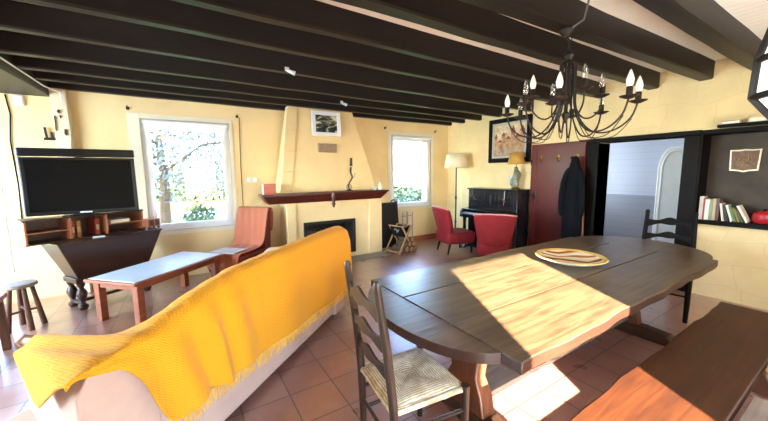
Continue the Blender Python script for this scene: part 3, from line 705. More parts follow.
p = w2(og, 0.30, 0); q = thing('paper_stack', 'stack of white papers in the right pigeonhole', 'papers', (p[0], p[1], zt+0.127), TA); MB().box(-0.1, 0.1, -0.1, 0.08, 0, 0.04).build('sheets', MT['ivory'], q)
p = w2((cen.x, cen.y), -0.13, -0.16)
tag(MB().box(p[0]-0.06, p[0]+0.05, p[1]-0.02, p[1]+0.02, zt, zt+0.018).build('remote_control', MT['silver'], bevel=0.004), 'pale remote control lying on the trough lid, left of the middle', 'remote control')
# wooden radio
p = w2((cen.x, cen.y), 0.47, -0.08)
t = thing('wooden_box', 'little wooden box on four feet at the right end of the trough', 'box', (p[0], p[1], zt), TA+0.25)
MB().box(-0.09, 0.09, -0.05, 0.05, 0.03, 0.135).build('box_body', MT['deskwood'], t, bevel=0.006)
for sx in (-1, 1):
    for sy in (-1, 1): MB().lathe([(0.012, 0), (0.014, 0.03)], (sx*0.07, sy*0.035, 0), 10).build('foot', MT['dark'], t)
for sx in (-0.04, 0.04): MB().box(sx-0.028, sx+0.028, -0.054, -0.05, 0.045, 0.12).build('front_panel', MT['dark'], t, bevel=0.002)
# television
tvz = zt+hh+0.018
t = thing('television', 'black flat television with a silver left edge, on the pigeonhole unit', 'television', (-0.93, 4.865, tvz), math.radians(2.5))
MB().box(-0.47, 0.47, -0.055, 0.0, 0.02, 0.64).build('bezel', MT['tvbezel'], t, bevel=0.008)
MB().box(-0.435, 0.435, -0.058, -0.054, 0.06, 0.615).build('screen', MT['tvscreen'], t)
MB().hexa([(-0.35, 0, 0.08), (0.35, 0, 0.08), (0.30, 0.10, 0.14), (-0.30, 0.10, 0.14), (-0.35, 0, 0.6), (0.35, 0, 0.6), (0.30, 0.10, 0.5), (-0.30, 0.10, 0.5)]).build('rear_case', MT['tvbezel'], t, bevel=0.01)
MB().box(-0.485, -0.471, -0.05, 0.03, 0.02, 0.66).build('side_strip', MT['silver'], t, bevel=0.004)
b = MB().box(-0.475, 0.475, -0.075, 0.03, 0.648, 0.735); b.build('speaker_bar', MT['tvbezel'], t, bevel=0.012)
MB().box(-0.05, 0.05, -0.062, -0.055, 0.03, 0.045).build('emblem', MT['silver'], t)
b = MB().box(-0.2, 0.2, -0.06, 0.1, 0, 0.012); b.box(-0.05, 0.05, 0.0, 0.04, 0.01, 0.1); b.build('stand', MT['tvbezel'], t, bevel=0.004)
MB().box(-0.485, -0.44, -0.06, 0.03, 0.655, 0.73).build('speaker_cap', MT['silver'], t, bevel=0.006)
MB().bar((-0.12, 0.0, 0.01), (0.0, 0.05, 0.01), 0.02, 0.02).build('stand_foot', MT['tvbezel'], t)

# stool and the table edge at far left
t = thing('milking_stool', 'small round stool with a pale worn seat below the left window', 'stool', (-1.41, 4.46, 0))
MB().lathe([(0, 0.42), (0.105, 0.42), (0.122, 0.43), (0.124, 0.45), (0.115, 0.46), (0, 0.46)], n=28).build('seat', MT['oldwood'], t)
for a in (0.3, 2.0, 3.9, 5.3):
    MB().tube([(0.075*math.cos(a), 0.075*math.sin(a), 0.425), (0.13*math.cos(a), 0.13*math.sin(a), 0)], [0.018, 0.024], 10).build('leg', MT['tableZ'], t)
b = MB().tube([(0.1*math.cos(0.3), 0.1*math.sin(0.3), 0.18), (0.1*math.cos(3.9), 0.1*math.sin(3.9), 0.18)], 0.012, 8); b.tube([(0.1*math.cos(2.0), 0.1*math.sin(2.0), 0.2), (0.1*math.cos(5.3), 0.1*math.sin(5.3), 0.2)], 0.012, 8); b.build('stretcher', MT['tableZ'], t)
t = thing('side_table', 'dark red-brown wooden side table cut off by the left edge of the view', 'table', (-1.58, 3.80, 0), 0.1)
MB().box(-0.25, 0.25, -0.2, 0.2, 0.46, 0.5).build('table_top', MT['redwood'], t, bevel=0.006)
for sx in (-1, 1):
    for sy in (-1, 1): MB().hexa([(sx*0.21-0.025, sy*0.16-0.025, 0), (sx*0.21+0.025, sy*0.16-0.025, 0), (sx*0.21+0.025, sy*0.16+0.025, 0), (sx*0.21-0.025, sy*0.16+0.025, 0), (sx*0.2-0.025, sy*0.16-0.025, 0.46), (sx*0.2+0.025, sy*0.16-0.025, 0.46), (sx*0.2+0.025, sy*0.16+0.025, 0.46), (sx*0.2-0.025, sy*0.16+0.025, 0.46)]).build('leg', MT['tableZ'], t, bevel=0.005)
MB().box(-0.2, 0.2, -0.17, 0.17, 0.39, 0.455).build('apron', MT['tableZ'], t)

# ------------------------------------------------------------------ coffee table
t = thing('coffee_table', 'low red-brown coffee table with a pale blue-grey reflection coloured into its top, between sofa and television', 'table', (-0.25, 4.435, 0), math.radians(44))
hl, hw = 0.60, 0.33
MB().box(-hl, hl, -hw, hw, 0.425, 0.455).build('table_edge', MT['redwood'], t, bevel=0.008)
MB().box(-hl+0.03, hl-0.03, -hw+0.03, hw-0.03, 0.455, 0.462).build('table_top', MT['sheen_top'], t, bevel=0.002)
for sx in (-1, 1):
    for sy in (-1, 1): MB().box(sx*(hl-0.09)-0.035, sx*(hl-0.09)+0.035, sy*(hw-0.08)-0.035, sy*(hw-0.08)+0.035, 0, 0.425).build('leg', MT['redwood'], t, bevel=0.005)
b = MB()
for sx in (-1, 1): b.box(sx*(hl-0.09)-0.02, sx*(hl-0.09)+0.02, -hw+0.1, hw-0.1, 0.36, 0.425)
for sy in (-1, 1): b.box(-hl+0.1, hl-0.1, sy*(hw-0.08)-0.015, sy*(hw-0.08)+0.015, 0.36, 0.425)
b.build('apron', MT['redwood'], t)

# ------------------------------------------------------------------ salmon armchair
t = thing('armchair', 'low armchair with red leather sides by the lawn window', 'armchair', (0.63, 4.95, 0), math.radians(222))
MB().box(-0.28, 0.305, -0.28, 0.28, 0.13, 0.40).build('seat', MT['cushion_red'], t, bevel=0.04, seg=4)
MB().hexa([(-0.36, -0.29, 0.15), (-0.22, -0.29, 0.15), (-0.22, 0.29, 0.15), (-0.36, 0.29, 0.15), (-0.46, -0.25, 0.95), (-0.36, -0.25, 0.95), (-0.36, 0.25, 0.95), (-0.46, 0.25, 0.95)]).build('backrest', MT['cushion_red'], t, bevel=0.04, seg=4)
for sx in (-0.26, 0.25):
    for sy in (-0.24, 0.24): MB().tube([(sx, sy, 0.14), (sx*1.05, sy*1.05, 0)], [0.024, 0.016], 10).build('leg', MT['dark'], t)
TH = thing('woven_throw', 'salmon woven throw draped over the back and seat of the armchair', 'throw', (0.63, 4.95, 0), math.radians(222))
rows = []
prof = [(0.325, 0.18), (0.325, 0.30), (0.315, 0.405), (0.25, 0.418), (0.1, 0.416), (-0.05, 0.418), (-0.18, 0.43), (-0.235, 0.5), (-0.275, 0.7), (-0.325, 0.88), (-0.36, 0.965), (-0.41, 0.982), (-0.465, 0.965), (-0.472, 0.85), (-0.445, 0.6)]
for i, (px, pz) in enumerate(prof):
    wv = 0.275 if pz > 0.45 else 0.26
    rows.append([(px+0.006*math.sin(j*1.9+i), -wv+2*wv*j/16, pz+0.008*math.sin(j*1.3+i*0.8)*(1 if 2 < i < 8 else 0.3)+0.01) for j in range(17)])
MB().grid(rows).build('woven_cloth', MT['woven'], TH, sub=1, solid=0.012)
b = MB().box(0.05, 0.32, -0.2, 0.2, 0.424, 0.45); b.build('seat_pad', MT['woven_seat'], TH, bevel=0.015, seg=3)

# ------------------------------------------------------------------ sofa and the yellow throw
SA = math.atan2(0.665, 0.747)
S0 = (1.37, 3.03)
t = thing('sofa', 'long sofa in a pale pink cotton cover, seen from behind', 'sofa', (S0[0], S0[1], 0), SA)
UL, UR = -2.335, 0.08
ridge = [(-2.42, 0.80), (-2.25, 0.805), (-2.05, 0.815), (-1.95, 0.835), (-1.75, 0.885), (-1.5, 0.925), (-1.2, 0.935), (0.0, 0.935), (0.1, 0.90)]
def interp(x, pts):
    if x <= pts[0][0]: return pts[0][1]
    for (a, p), (c, q) in zip(pts, pts[1:]):
        if x <= c:
            s = (x-a)/(c-a); return p+(q-p)*s
    return pts[-1][1]
b = MB(); secs = []
for i in range(13):
    u = -2.08+(UR-0.04+2.08)*i/12; e = 0.06 if i in (0, 12) else 0; e += 0.935-interp(u, ridge)
    secs.append([(u, 0.0, 0.06), (u, 0.0, 0.55), (u, 0.015, 0.82-e), (u, 0.07, 0.905-e), (u, 0.15, 0.91-e), (u, 0.22, 0.85-e), (u, 0.27, 0.45), (u, 0.27, 0.06)])
b.loft(secs); b.build('backrest', MT['sofa'], t, sub=1)
MB().box(UL+0.03, UR-0.03, 0.03, 0.88, 0.05, 0.30).build('base', MT['sofa'], t, bevel=0.03, seg=3)
for k, (a0, a1) in enumerate(((UL, UL+0.30), (UR-0.26, UR))):
    b = MB(); secs = []
    for i in range(9):
        v = 0.0+0.86*i/8; top = 0.80-0.12*i/8; a0 = (UL+0.30*v) if k == 0 else a0
        secs.append([(a0, v, 0.05), (a0, v, top-0.1), (a0+0.05, v, top-0.02), ((a0+a1)/2, v, top), (a1-0.05, v, top-0.02), (a1, v, top-0.1), (a1, v, 0.05)])
    b.loft(secs); b.build('arm', MT['sofa'], t, bevel=0.02, seg=3)
w_ = (UR-UL-0.56)/2
for k in range(2):
    u0 = UL+0.30+k*w_
    MB().box(u0+0.005, u0+w_-0.005, 0.24, 0.86, 0.30, 0.47).build('seat_cushion', MT['sofa'], t, bevel=0.05, seg=4)
for u in (UL+0.1, UR-0.1):
    for v in (0.08, 0.8): MB().lathe([(0.025, 0), (0.03, 0.055)], (u, v, 0), 12).build('foot', MT['redwood'], t)

TH = thing('throw_blanket', 'golden yellow knitted throw with fringed hem spread over the back of the sofa', 'throw', (S0[0], S0[1], 0), SA)
hemz = [(-2.35, 0.80), (-2.30, 0.785), (-2.2, 0.75), (-2.13, 0.64), (-2.09, 0.50), (-2.04, 0.38), (-2.00, 0.36), (-1.85, 0.385), (-1.4, 0.35), (-1.0, 0.32), (-0.5, 0.30), (0.1, 0.27)]
rows = []; NU = 110; NP, NQ = 14, 26
us = [-2.35+(0.10+2.35)*i/NU for i in range(NU+1)]
for u in us:
    r = interp(u, ridge); h = interp(u, hemz); row = []
    arm = max(0.0, min(1.0, (-1.98-u)/0.16))                # 1 over the arm, 0 along the back
    for k in range(NP):                                      # front to ridge
        s = k/(NP-1)
        v_arm, z_arm = 0.62*(1-s)+0.0, 0.735+(r-0.735)*s
        if u < -2.25: z_arm -= 0.05*((-2.25-u)/0.17)**2
        a = s*PI*0.5
        v_bk, z_bk = 0.30-0.30*s+0.02, r-0.33*(1-s)**2.2 if s < 0.6 else r-0.33*(1-s)**2.2
        v = v_arm*arm+v_bk*(1-arm); uo = u+0.32*v*arm*max(0.0, min(1.0, (-2.0-u)/0.4)); z = z_arm*arm+z_bk*(1-arm)
        z += 0.012*math.sin(u*38+v*9)*(arm*0.8+0.2*(1-arm))
        row.append(Vector((uo, v, z+0.012)))
    for k in range(1, NQ+1):                                 # ridge down the back to the hem
        s = k/NQ
        z = r+(h-r)*s
        bulge = 0.035*min(1, (r-z)/0.12) if r-h > 0.05 else 0.02
        fold = max(0.0, 1-abs(u+1.78)/0.42)
        q = 0.038*math.sin(u*30+z*7.0)*fold*min(1, s*2.5)+0.010*math.sin(u*11+1.2*z)*min(1, s*2)
        row.append(Vector((u+0.05*fold*s*math.sin(u*9), -0.022-bulge-q-0.02*fold*s, z+0.012*(1-min(1, s*4)))))
    rows.append(row)
flap = []                                                    # corner that hangs over the outer side of the arm
for j in range(5, 0, -1):
    s = j/5
    row = []
    for k, p in enumerate(rows[0]):
        f2 = 0.0 if k >= NP else max(0.0, 1-abs(k/(NP-1)-0.5)/(0.5))
        row.append(Vector((p.x-0.012-0.02*s, p.y, p.z-0.21*s*(0.03+0.97*f2) if k < NP else p.z-0.02*s)))
    flap.append(row)
endf = []
for j in range(1, 6):                                        # turned down over the far end
    s = j/5
    endf.append([Vector((p.x+0.035*math.sin(s*1.57), p.y+0.01, p.z-0.26*s*max(0.0, (p.z-0.35)/0.6))) for p in rows[-1]])
MB().grid(flap+rows+endf).build('knitted_cloth', MT['throw'], TH, sub=1, solid=0.012, smooth=180)
b = MB()
for i in range(230):
    u = -1.98+(0.08+1.98)*i/229; z = interp(u, hemz); L = random.uniform(0.045, 0.075)
    b.tube([(u, -0.065-0.01*math.sin(u*11), z+0.008), (u+random.uniform(-0.008, 0.008), -0.068, z-L*0.5), (u+random.uniform(-0.014, 0.014), -0.066, z-L)], [0.003, 0.003, 0.002], 4)
b.build('fringe', MT['fringe'], TH)['kind'] = 'stuff'

# ------------------------------------------------------------------ dining table
t = thing('dining_table', 'big dark oak refectory table with rounded ends and heavy trestle feet', 'table', (0, 0, 0))
zt2 = 0.75
def wavy(x, k): return 0.006*math.sin(x*7+k)+0.004*math.sin(x*17+2*k)
xs = [1.08+i*(3.72-1.08)/30 for i in range(31)]
ymid = 1.31
near = [(x, 0.705+wavy(x, 0)) for x in xs]; far = [(x, 1.905+wavy(x, 2)) for x in xs]
def board(y0f, y1f):
    return [(x, y0f(x)) for x in xs]+[(x, y1f(x)) for x in reversed(xs)]
lines = [lambda x: 0.705+wavy(x, 0), lambda x: 1.10+0*x, lambda x: 1.51+0*x, lambda x: 1.905+wavy(x, 2)]
b = MB()
for k in range(3):
    g = 0.0018
    b.prism(board(lambda x: lines[k](x)+(g if k else 0), lambda x: lines[k+1](x)-(g if k < 2 else 0)), zt2-0.055, zt2)
b.build('table_top', [MT['table'], MT['unlit_side']], t, bevel=0.006, side=True)
el = [(1.079, 0.80)]+[(1.12-0.27*math.sin(a), 1.31-0.51*math.cos(a)) for a in [i*PI/24 for i in range(1, 24)]]+[(1.079, 1.82)]
MB().prism(el, zt2-0.052, zt2-0.004).build('end_leaf', [MT['table'], MT['unlit_side']], t, bevel=0.006, side=True)
er = [(3.721, 1.88)]+[(3.72+0.54*math.sin(a), 1.32+0.565*math.cos(a)) for a in [i*PI/24 for i in range(1, 24)]]+[(3.721, 0.76)]
MB().prism(er, zt2-0.052, zt2-0.004).build('end_leaf', [MT['table'], MT['unlit_side']], t, bevel=0.006, side=True)
b = MB(); wall_panel(1.2, 3.65, 0.86, 1.76, [(1.24, 3.61, 0.9, 1.72)], lambda p, q, r, u: b.box(p, q, r, u, zt2-0.145, zt2-0.055)); b.build('apron', MT['tableZ'], t, bevel=0.005)
for x in (1.40, 3.45):
    prof2 = [(-0.17, 0.0), (0.17, 0.0)]
    b = MB(); secs = []
    for z, hw2, hx in ((0.09, 0.17, 0.055), (0.2, 0.15, 0.055), (0.3, 0.10, 0.045), (0.42, 0.115, 0.05), (0.54, 0.17, 0.055), (0.605, 0.21, 0.06)):
        secs.append([(x-hx, ymid-0.03-hw2, z), (x+hx, ymid-0.03-hw2, z), (x+hx, ymid-0.03+hw2, z), (x-hx, ymid-0.03+hw2, z)])
    b.loft(secs); b.build('leg', MT['tableZ'], t, bevel=0.012, seg=3)
    b = MB(); secs = []
    for y, h in ((-0.42, 0.05), (-0.38, 0.085), (-0.2, 0.1), (0.2, 0.1), (0.38, 0.085), (0.42, 0.05)):
        secs.append([(x-0.065, ymid-0.03+y, 0), (x+0.065, ymid-0.03+y, 0), (x+0.06, ymid-0.03+y, h), (x-0.06, ymid-0.03+y, h)])
    b.loft(secs); b.build('foot', MT['dark'], t, bevel=0.01)
MB().box(1.45, 3.40, ymid-0.13, ymid+0.07, 0.13, 0.17).build('stretcher', MT['oldwood'], t, bevel=0.006)
# dish
t = thing('platter', 'large shallow ceramic dish with ochre and red swirls on the table', 'dish', (2.66, 1.36, 0.75))
MB().lathe([(0.0, 0.004), (0.11, 0.004), (0.12, 0.0), (0.13, 0.004), (0.2, 0.022), (0.255, 0.045), (0.262, 0.05), (0.257, 0.055), (0.2, 0.034), (0.13, 0.016), (0.0, 0.012)], n=56, cap=False).build('dish_body', MT['porc'], t)
def dish_mat():
    n = NT('swirled_glaze'); v = n.mapping((1, 1, 0.01))
    wv = n.n('TexWave'); wv.wave_type = 'BANDS'; wv.bands_direction = 'DIAGONAL'; wv.inputs['Scale'].default_value = 2.6; wv.inputs['Distortion'].default_value = 5; wv.inputs['Detail'].default_value = 1
    n.l(v, wv.inputs['Vector'])
    return n.out(n.ramp(wv.outputs['Fac'], [(0.0, lin('#96402a')), (0.1, lin('#c07a48')), (0.2, lin('#e9d9b0')), (0.8, lin('#f2e8cc')), (0.92, lin('#dcb068')), (1, lin('#a8583a'))]), 0.2)
MB().lathe([(0.0, 0.0135), (0.13, 0.0175), (0.2, 0.0355), (0.225, 0.045)], n=56, cap=False).build('glaze', dish_mat(), t)
MB().lathe([(0.226, 0.0455), (0.255, 0.0565), (0.263, 0.052)], n=56, cap=False).build('rim', plain('ochre_rim', '#d8b25c', 0.25), t)

# bench
t = thing('bench', 'long dark oak bench along the near side of the table, half in sun', 'bench', (0, 0, 0))
xs2 = [0.55+i*(3.58-0.55)/24 for i in range(25)]
b = MB().prism([(x, 0.275) for x in xs2]+[(x, 0.645+wavy(x, 1)) for x in reversed(xs2)], 0.40, 0.45); b.build('seat', [MT['bench'], MT['unlit_side']], t, bevel=0.008, side=True)
for x in (0.95, 3.2):
    b = MB(); secs = []
    for z, hw2 in ((0, 0.16), (0.06, 0.15), (0.2, 0.1), (0.33, 0.14), (0.40, 0.15)): secs.append([(x-0.03, 0.45-hw2, z), (x+0.03, 0.45-hw2, z), (x+0.03, 0.45+hw2, z), (x-0.03, 0.45+hw2, z)])
    b.loft(secs); b.build('leg', MT['tableZ'], t, bevel=0.006)
MB().box(0.98, 3.17, 0.43, 0.47, 0.14, 0.2).build('stretcher', MT['tableZ'], t, bevel=0.004)

# ladder-back chairs
def ladder_chair(label, loc, rz, mat):
    t = thing('ladder_back_chair', label, 'chair', loc, rz, 'rush seated ladder-back chairs')
    hw, d0, d1 = 0.20, -0.19, 0.20
    posts = []
    for s in (-1, 1):
        pts = [(d0+0.01, s*0.19, 0), (d0, s*0.19, 0.45), (d0-0.03, s*0.185, 0.75), (d0-0.07, s*0.18, 1.02)]
        b = MB().tube(pts, [0.017, 0.021, 0.020, 0.017], 10); b.lathe([(0.018, 0), (0.02, 0.012), (0.012, 0.03), (0, 0.034)], (d0-0.07, s*0.18, 1.02), 10); b.build('back_post', mat, t)
        b = MB().tube([(d1, s*0.205, 0), (d1, s*0.205, 0.46)], [0.017, 0.022], 10); b.build('leg', mat, t)
    for z, h in ((0.92, 0.085), (0.77, 0.075), (0.63, 0.07)):
        x = d0-0.03-(z-0.75)*0.148
        b = MB(); rows = []; n = 16
        secs = []
        for i in range(n+1):
            q = i/n; y = -0.175+0.35*q; c = -0.028*math.sin(PI*q); hh = h/2*(0.72+0.28*abs(math.sin(2*PI*q)) if False else 0.75+0.25*math.cos(4*PI*(q-0.5)))
            up_ = 0.014*math.cos(2*PI*(q-0.5))
            secs.append([(x+c-0.007, y, z-hh+up_), (x+c+0.007, y, z-hh+up_), (x+c+0.007, y, z+hh+up_), (x+c-0.007, y, z+hh+up_)])
        b.loft(secs); b.build('back_slat', mat, t, bevel=0.002)
    b = MB()
    # rush seat: four triangles pillowed toward the middle
    n = 16; rows = []
    for i in range(n+1):
        r = []
        for j in range(n+1):
            a, c = i/n*2-1, j/n*2-1; m = max(abs(a), abs(c))
            z = 0.455+0.022*math.sin(PI*min(1, (1-m)*1.0))*0.5-0.012*(1-abs(abs(a)-abs(c)))**6-(0.02 if m == 1 else 0)
            r.append((0.005+a*0.205, c*(0.2+0.012*a), z))
        rows.append(r)
    b.grid(rows)
    secs = rows
    b.build('seat', MT['rush'], t, solid=0.012, smooth=60)
    b = MB().tube([(d0, -0.19, 0.44), (d1, -0.2, 0.44), (d1, 0.2, 0.44), (d0, 0.19, 0.44), (d0, -0.19, 0.44)], 0.016, 8); b.build('seat_rail', MT['rush'], t)
    for z in (0.2, 0.33):
        for s in (-1, 1): MB().tube([(d0+0.005, s*0.19, z), (d1, s*0.205, z)], 0.010, 8).build('stretcher', mat, t)
    MB().tube([(d1, -0.2, 0.26), (d1, 0.2, 0.26)], 0.010, 8).build('stretcher', mat, t)
    MB().tube([(d0+0.005, -0.19, 0.26), (d0+0.005, 0.19, 0.26)], 0.010, 8).build('stretcher', mat, t)
    return t
ladder_chair('dark brown ladder-back chair with rush seat at the table, nearest the sofa', (0.93, 1.25, 0), math.radians(-6), MT['darkZ'])
ladder_chair('black ladder-back chair at the far end of the table, in front of the doorway', (4.25, 1.22, 0), math.radians(190), MT['black']).scale = (1.0, 1.1, 1.0)
# grey wooden stools at the lower right corner
def plank_stool(label, loc, rz, s):
    t = thing('plank_stool', label, 'stool', loc, rz, 'grey plank stools')
    for k in (0, 1, 2): MB().box(-0.2*s, 0.2*s, -0.17*s+k*0.115*s, -0.17*s+k*0.115*s+0.105*s, 0.425, 0.455).build('seat_plank', MT['oldwood'], t, bevel=0.006)
    for sx in (-1, 1):
        for sy in (-1, 1): MB().tube([(sx*0.15*s, sy*0.12*s, 0.425), (sx*0.18*s, sy*0.15*s, 0)], [0.02, 0.022], 10).build('leg', MT['black'], t)
    for sx in (-1, 1): MB().bar((sx*0.15*s, -0.14*s, 0.405), (sx*0.15*s, 0.14*s, 0.405), 0.03, 0.035).build('cleat', MT['black'], t)
plank_stool('grey weathered plank stool in the lower right corner, in front of the bench', (1.98, 0.088, 0), 0, 1.0)
plank_stool('second grey plank stool, farther along the bench by the right edge', (2.66, 0.088, 0), 0, 1.0)

# ------------------------------------------------------------------ piano corner
PY0, PY1 = 3.39, 4.49
t = thing('upright_piano', 'black upright piano with open keyboard lid against the right wall', 'piano', (XR-0.02, 0, 0))
b = MB().box(-0.34, 0, PY0, PY1, 0.0, 1.15); b.build('piano_case', MT['piano'], t, bevel=0.008)
MB().box(-0.37, 0, PY0-0.015, PY1+0.015, 1.15, 1.18).build('piano_lid', MT['piano'], t, bevel=0.006)
MB().box(-0.58, -0.34, PY0, PY1, 0.62, 0.70).build('key_bed', MT['piano'], t, bevel=0.01)
for y in (PY0, PY1-0.05): MB().hexa([(-0.58, y, 0.70), (-0.34, y, 0.70), (-0.34, y+0.05, 0.70), (-0.58, y+0.05, 0.70), (-0.55, y, 0.76), (-0.34, y, 0.80), (-0.34, y+0.05, 0.80), (-0.55, y+0.05, 0.76)]).build('cheek', MT['piano'], t, bevel=0.006)
MB().box(-0.53, -0.39, PY0+0.05, PY1-0.05, 0.70, 0.722).build('white_keys', MT['ivory'], t)
b = MB(); k = 0; y = PY0+0.065
while y < PY1-0.07:
    if k % 7 not in (2, 6): b.box(-0.48, -0.39, y, y+0.011, 0.722, 0.733)
    y += 0.0232; k += 1
b.build('black_keys', MT['piano'], t)
MB().box(-0.56, -0.35, PY0+0.01, PY1-0.01, 0.775, 0.79).build('fall_board', MT['piano'], t, bevel=0.006)
for y0, y1 in ((PY0+0.05, PY0+0.4), (PY0+0.44, PY1-0.44), (PY1-0.4, PY1-0.05)):
    b = MB(); wall_panel(y0, y1, 0.84, 1.12, [(y0+0.03, y1-0.03, 0.87, 1.09)], lambda p, q, r, u: b.box(-0.352, -0.34, p, q, r, u)); b.build('panel_moulding', MT['piano'], t, bevel=0.003)
b = MB().box(-0.36, -0.352, PY0+0.53, PY1-0.53, 0.90, 1.06); b.build('music_desk', plain('inlaid_panel', '#2c2c31', 0.3, 0.4, 20), t, bevel=0.002)
for y in (PY0+0.22, PY1-0.22):
    b = MB().tube([(-0.352, y, 0.97), (-0.42, y, 0.96), (-0.43, y, 1.0)], 0.007, 8); b.lathe([(0.02, 0), (0.022, 0.01), (0.012, 0.015)], (-0.43, y, 1.0), 12); b.build('candle_arm', MT['brass'], t)
for y in (PY0+0.03, PY1-0.07): MB().lathe([(0.035, 0), (0.035, 0.05), (0.022, 0.09), (0.034, 0.3), (0.026, 0.5), (0.034, 0.62)], (-0.49, y+0.02, 0), 14).build('leg', MT['piano'], t)
for y in (-0.06, 0.06): MB().box(-0.42, -0.34, (PY0+PY1)/2+y-0.02, (PY0+PY1)/2+y+0.02, 0.05, 0.07).build('pedal', MT['brass'], t, bevel=0.004)
MB().box(-0.58, -0.34, PY0, PY0+0.05, 0, 0.05).build('toe_block', MT['piano'], t, bevel=0.006); MB().box(-0.58, -0.34, PY1-0.05, PY1, 0, 0.05).build('toe_block', MT['piano'], t, bevel=0.006)
# lamp on piano
t = thing('table_lamp', 'porcelain figure table lamp with straw-coloured shade on the piano', 'lamp', (4.98, 3.55, 1.18))
MB().lathe([(0.075, 0), (0.08, 0.015), (0.06, 0.03), (0.05, 0.035)], n=24).build('base', MT['brass'], t)
secs = []
for i, (z, r, ox, oy) in enumerate([(0.03, 0.06, 0, 0), (0.08, 0.085, 0, 0.01), (0.14, 0.08, 0.0, 0.015), (0.2, 0.065, 0.0, 0.0), (0.25, 0.075, 0, -0.02), (0.3, 0.06, 0, -0.02), (0.34, 0.03, 0, 0.0), (0.37, 0.035, 0, 0.0), (0.4, 0.025, 0, 0)]):
    secs.append([(ox+r*math.cos(a)*(1+0.15*math.sin(3*a+i)), oy+r*math.sin(a)*(1+0.15*math.sin(3*a+i)), z) for a in [2*PI*j/16 for j in range(16)]])
MB().loft(secs).build('lamp_figure', plain('painted_porcelain', '#767a66', 0.3, 0.5, 26), t, sub=1)
MB().tube([(0, 0.05, 0.25), (-0.03, 0.11, 0.2), (-0.03, 0.1, 0.12)], [0.02, 0.018, 0.012], 8).build('figure_arm', MT['porc'], t)
MB().tube([(0, 0, 0.39), (0, 0, 0.47)], 0.008, 8).build('lamp_stem', MT['brass'], t)
MB().lathe([(0.145, 0.44), (0.10, 0.64)], n=32, cap=False).build('lamp_shade', MT['shade2'], t, solid=0.004)
MB().lathe([(0.0, 0.455), (0.022, 0.47), (0.03, 0.51), (0.02, 0.54), (0, 0.55)], n=16).build('bulb', MT['bulbwhite'], t)
b = MB().tube([(4.90, 3.60, 1.182), (4.82, 3.62, 1.185), (4.79, 3.62, 1.15), (4.788, 3.64, 0.9)], 0.005, 6)
tag(b.build('lamp_cord', MT['steel']), 'grey lamp cord hanging over the front of the piano', 'cord')
# floor lamp
t = thing('floor_lamp', 'tall floor lamp with a turned dark stand and wide cream shade in the corner', 'lamp', (4.88, 4.90, 0))
MB().lathe([(0.15, 0), (0.155, 0.02), (0.13, 0.035), (0.06, 0.05), (0.03, 0.09)], n=28).build('base', MT['dark'], t)
MB().lathe([(0.03, 0.08), (0.02, 0.14), (0.018, 0.4), (0.026, 0.44), (0.018, 0.48), (0.016, 0.9), (0.026, 0.95), (0.016, 1.0), (0.014, 1.62)], n=14).build('pole', MT['dark'], t)
MB().lathe([(0.245, 1.58), (0.20, 1.87)], n=40, cap=False).build('lamp_shade', MT['shade'], t, solid=0.004)
b = MB(); 
for a in (0, 2*PI/3, 4*PI/3): b.tube([(0, 0, 1.75), (0.212*math.cos(a), 0.212*math.sin(a), 1.75)], 0.003, 6)
b.tube([(0, 0, 1.6), (0, 0, 1.76)], 0.006, 6); b.build('shade_carrier', MT['brass'], t)
MB().lathe([(0.0, 1.61), (0.022, 1.63), (0.032, 1.68), (0.02, 1.72), (0, 1.73)], n=16).build('bulb', MT['bulbwhite'], t)
# town picture
t = thing('framed_painting', 'large painting of a harbour town in a dark frame, above the piano', 'painting', (XR, 3.85, 1.66))
hw, hh = 0.45, 0.815
b = MB(); wall_panel(-hw, hw, 0, hh, [(-hw+0.085, hw-0.085, 0.085, hh-0.085)], lambda p, q, r, u: b.box(-0.045, 0, p, q, r, u)); b.build('frame', MT['black'], t, bevel=0.012, seg=3)
b = MB(); wall_panel(-hw+0.08, hw-0.08, 0.08, hh-0.08, [(-hw+0.12, hw-0.12, 0.12, hh-0.12)], lambda p, q, r, u: b.box(-0.034, -0.006, p, q, r, u)); b.build('slip', plain('grey_linen_slip', '#b7b2a6', 0.7), t)
def sky_art():
    n = NT('painted_sky'); v = n.mapping((1, 3, 5)); f = n.noise(v, 2.0, 5)
    return n.out(n.ramp(f, [(0.3, lin('#b99a72')), (0.55, lin('#dcc6a0')), (0.75, lin('#e8dcc4'))]), 0.5, n.bump(f, 0.4, 0.004))
MB().box(-0.016, -0.006, -hw+0.11, hw-0.11, 0.11, hh-0.11).build('canvas', sky_art(), t)
b = MB(); rnd = random.Random(3); houses = []
MB().box(-0.0185, -0.016, -hw+0.12, hw-0.12, 0.12, 0.26).build('painted_water', plain('paint_water', '#a98f78', 0.5, 0.4, 18), t)
walls = MB(); roofs = MB()
for y, wd, zb_, ht, rf in ((-0.27, 0.11, 0.25, 0.30, 0.10), (-0.17, 0.10, 0.25, 0.20, 0.07), (-0.08, 0.09, 0.25, 0.30, 0.12), (0.02, 0.12, 0.26, 0.17, 0.06), (0.12, 0.08, 0.26, 0.24, 0.06), (0.2, 0.12, 0.26, 0.12, 0.05), (0.29, 0.06, 0.26, 0.2, 0.09)):
    walls.box(-0.0195, -0.016, y-wd/2, y+wd/2, zb_, zb_+ht)
    roofs.prism([(y-wd/2-0.006, zb_+ht), (y+wd/2+0.006, zb_+ht), (y, zb_+ht+rf)], 0.016, 0.0205, lambda x, yy, z: (-z, x, yy))
walls.build('painted_houses', plain('paint_walls', '#b48c68', 0.5, 0.45, 16), t); roofs.build('painted_roofs', plain('paint_roofs', '#8c3f2c', 0.5, 0.3, 20), t)
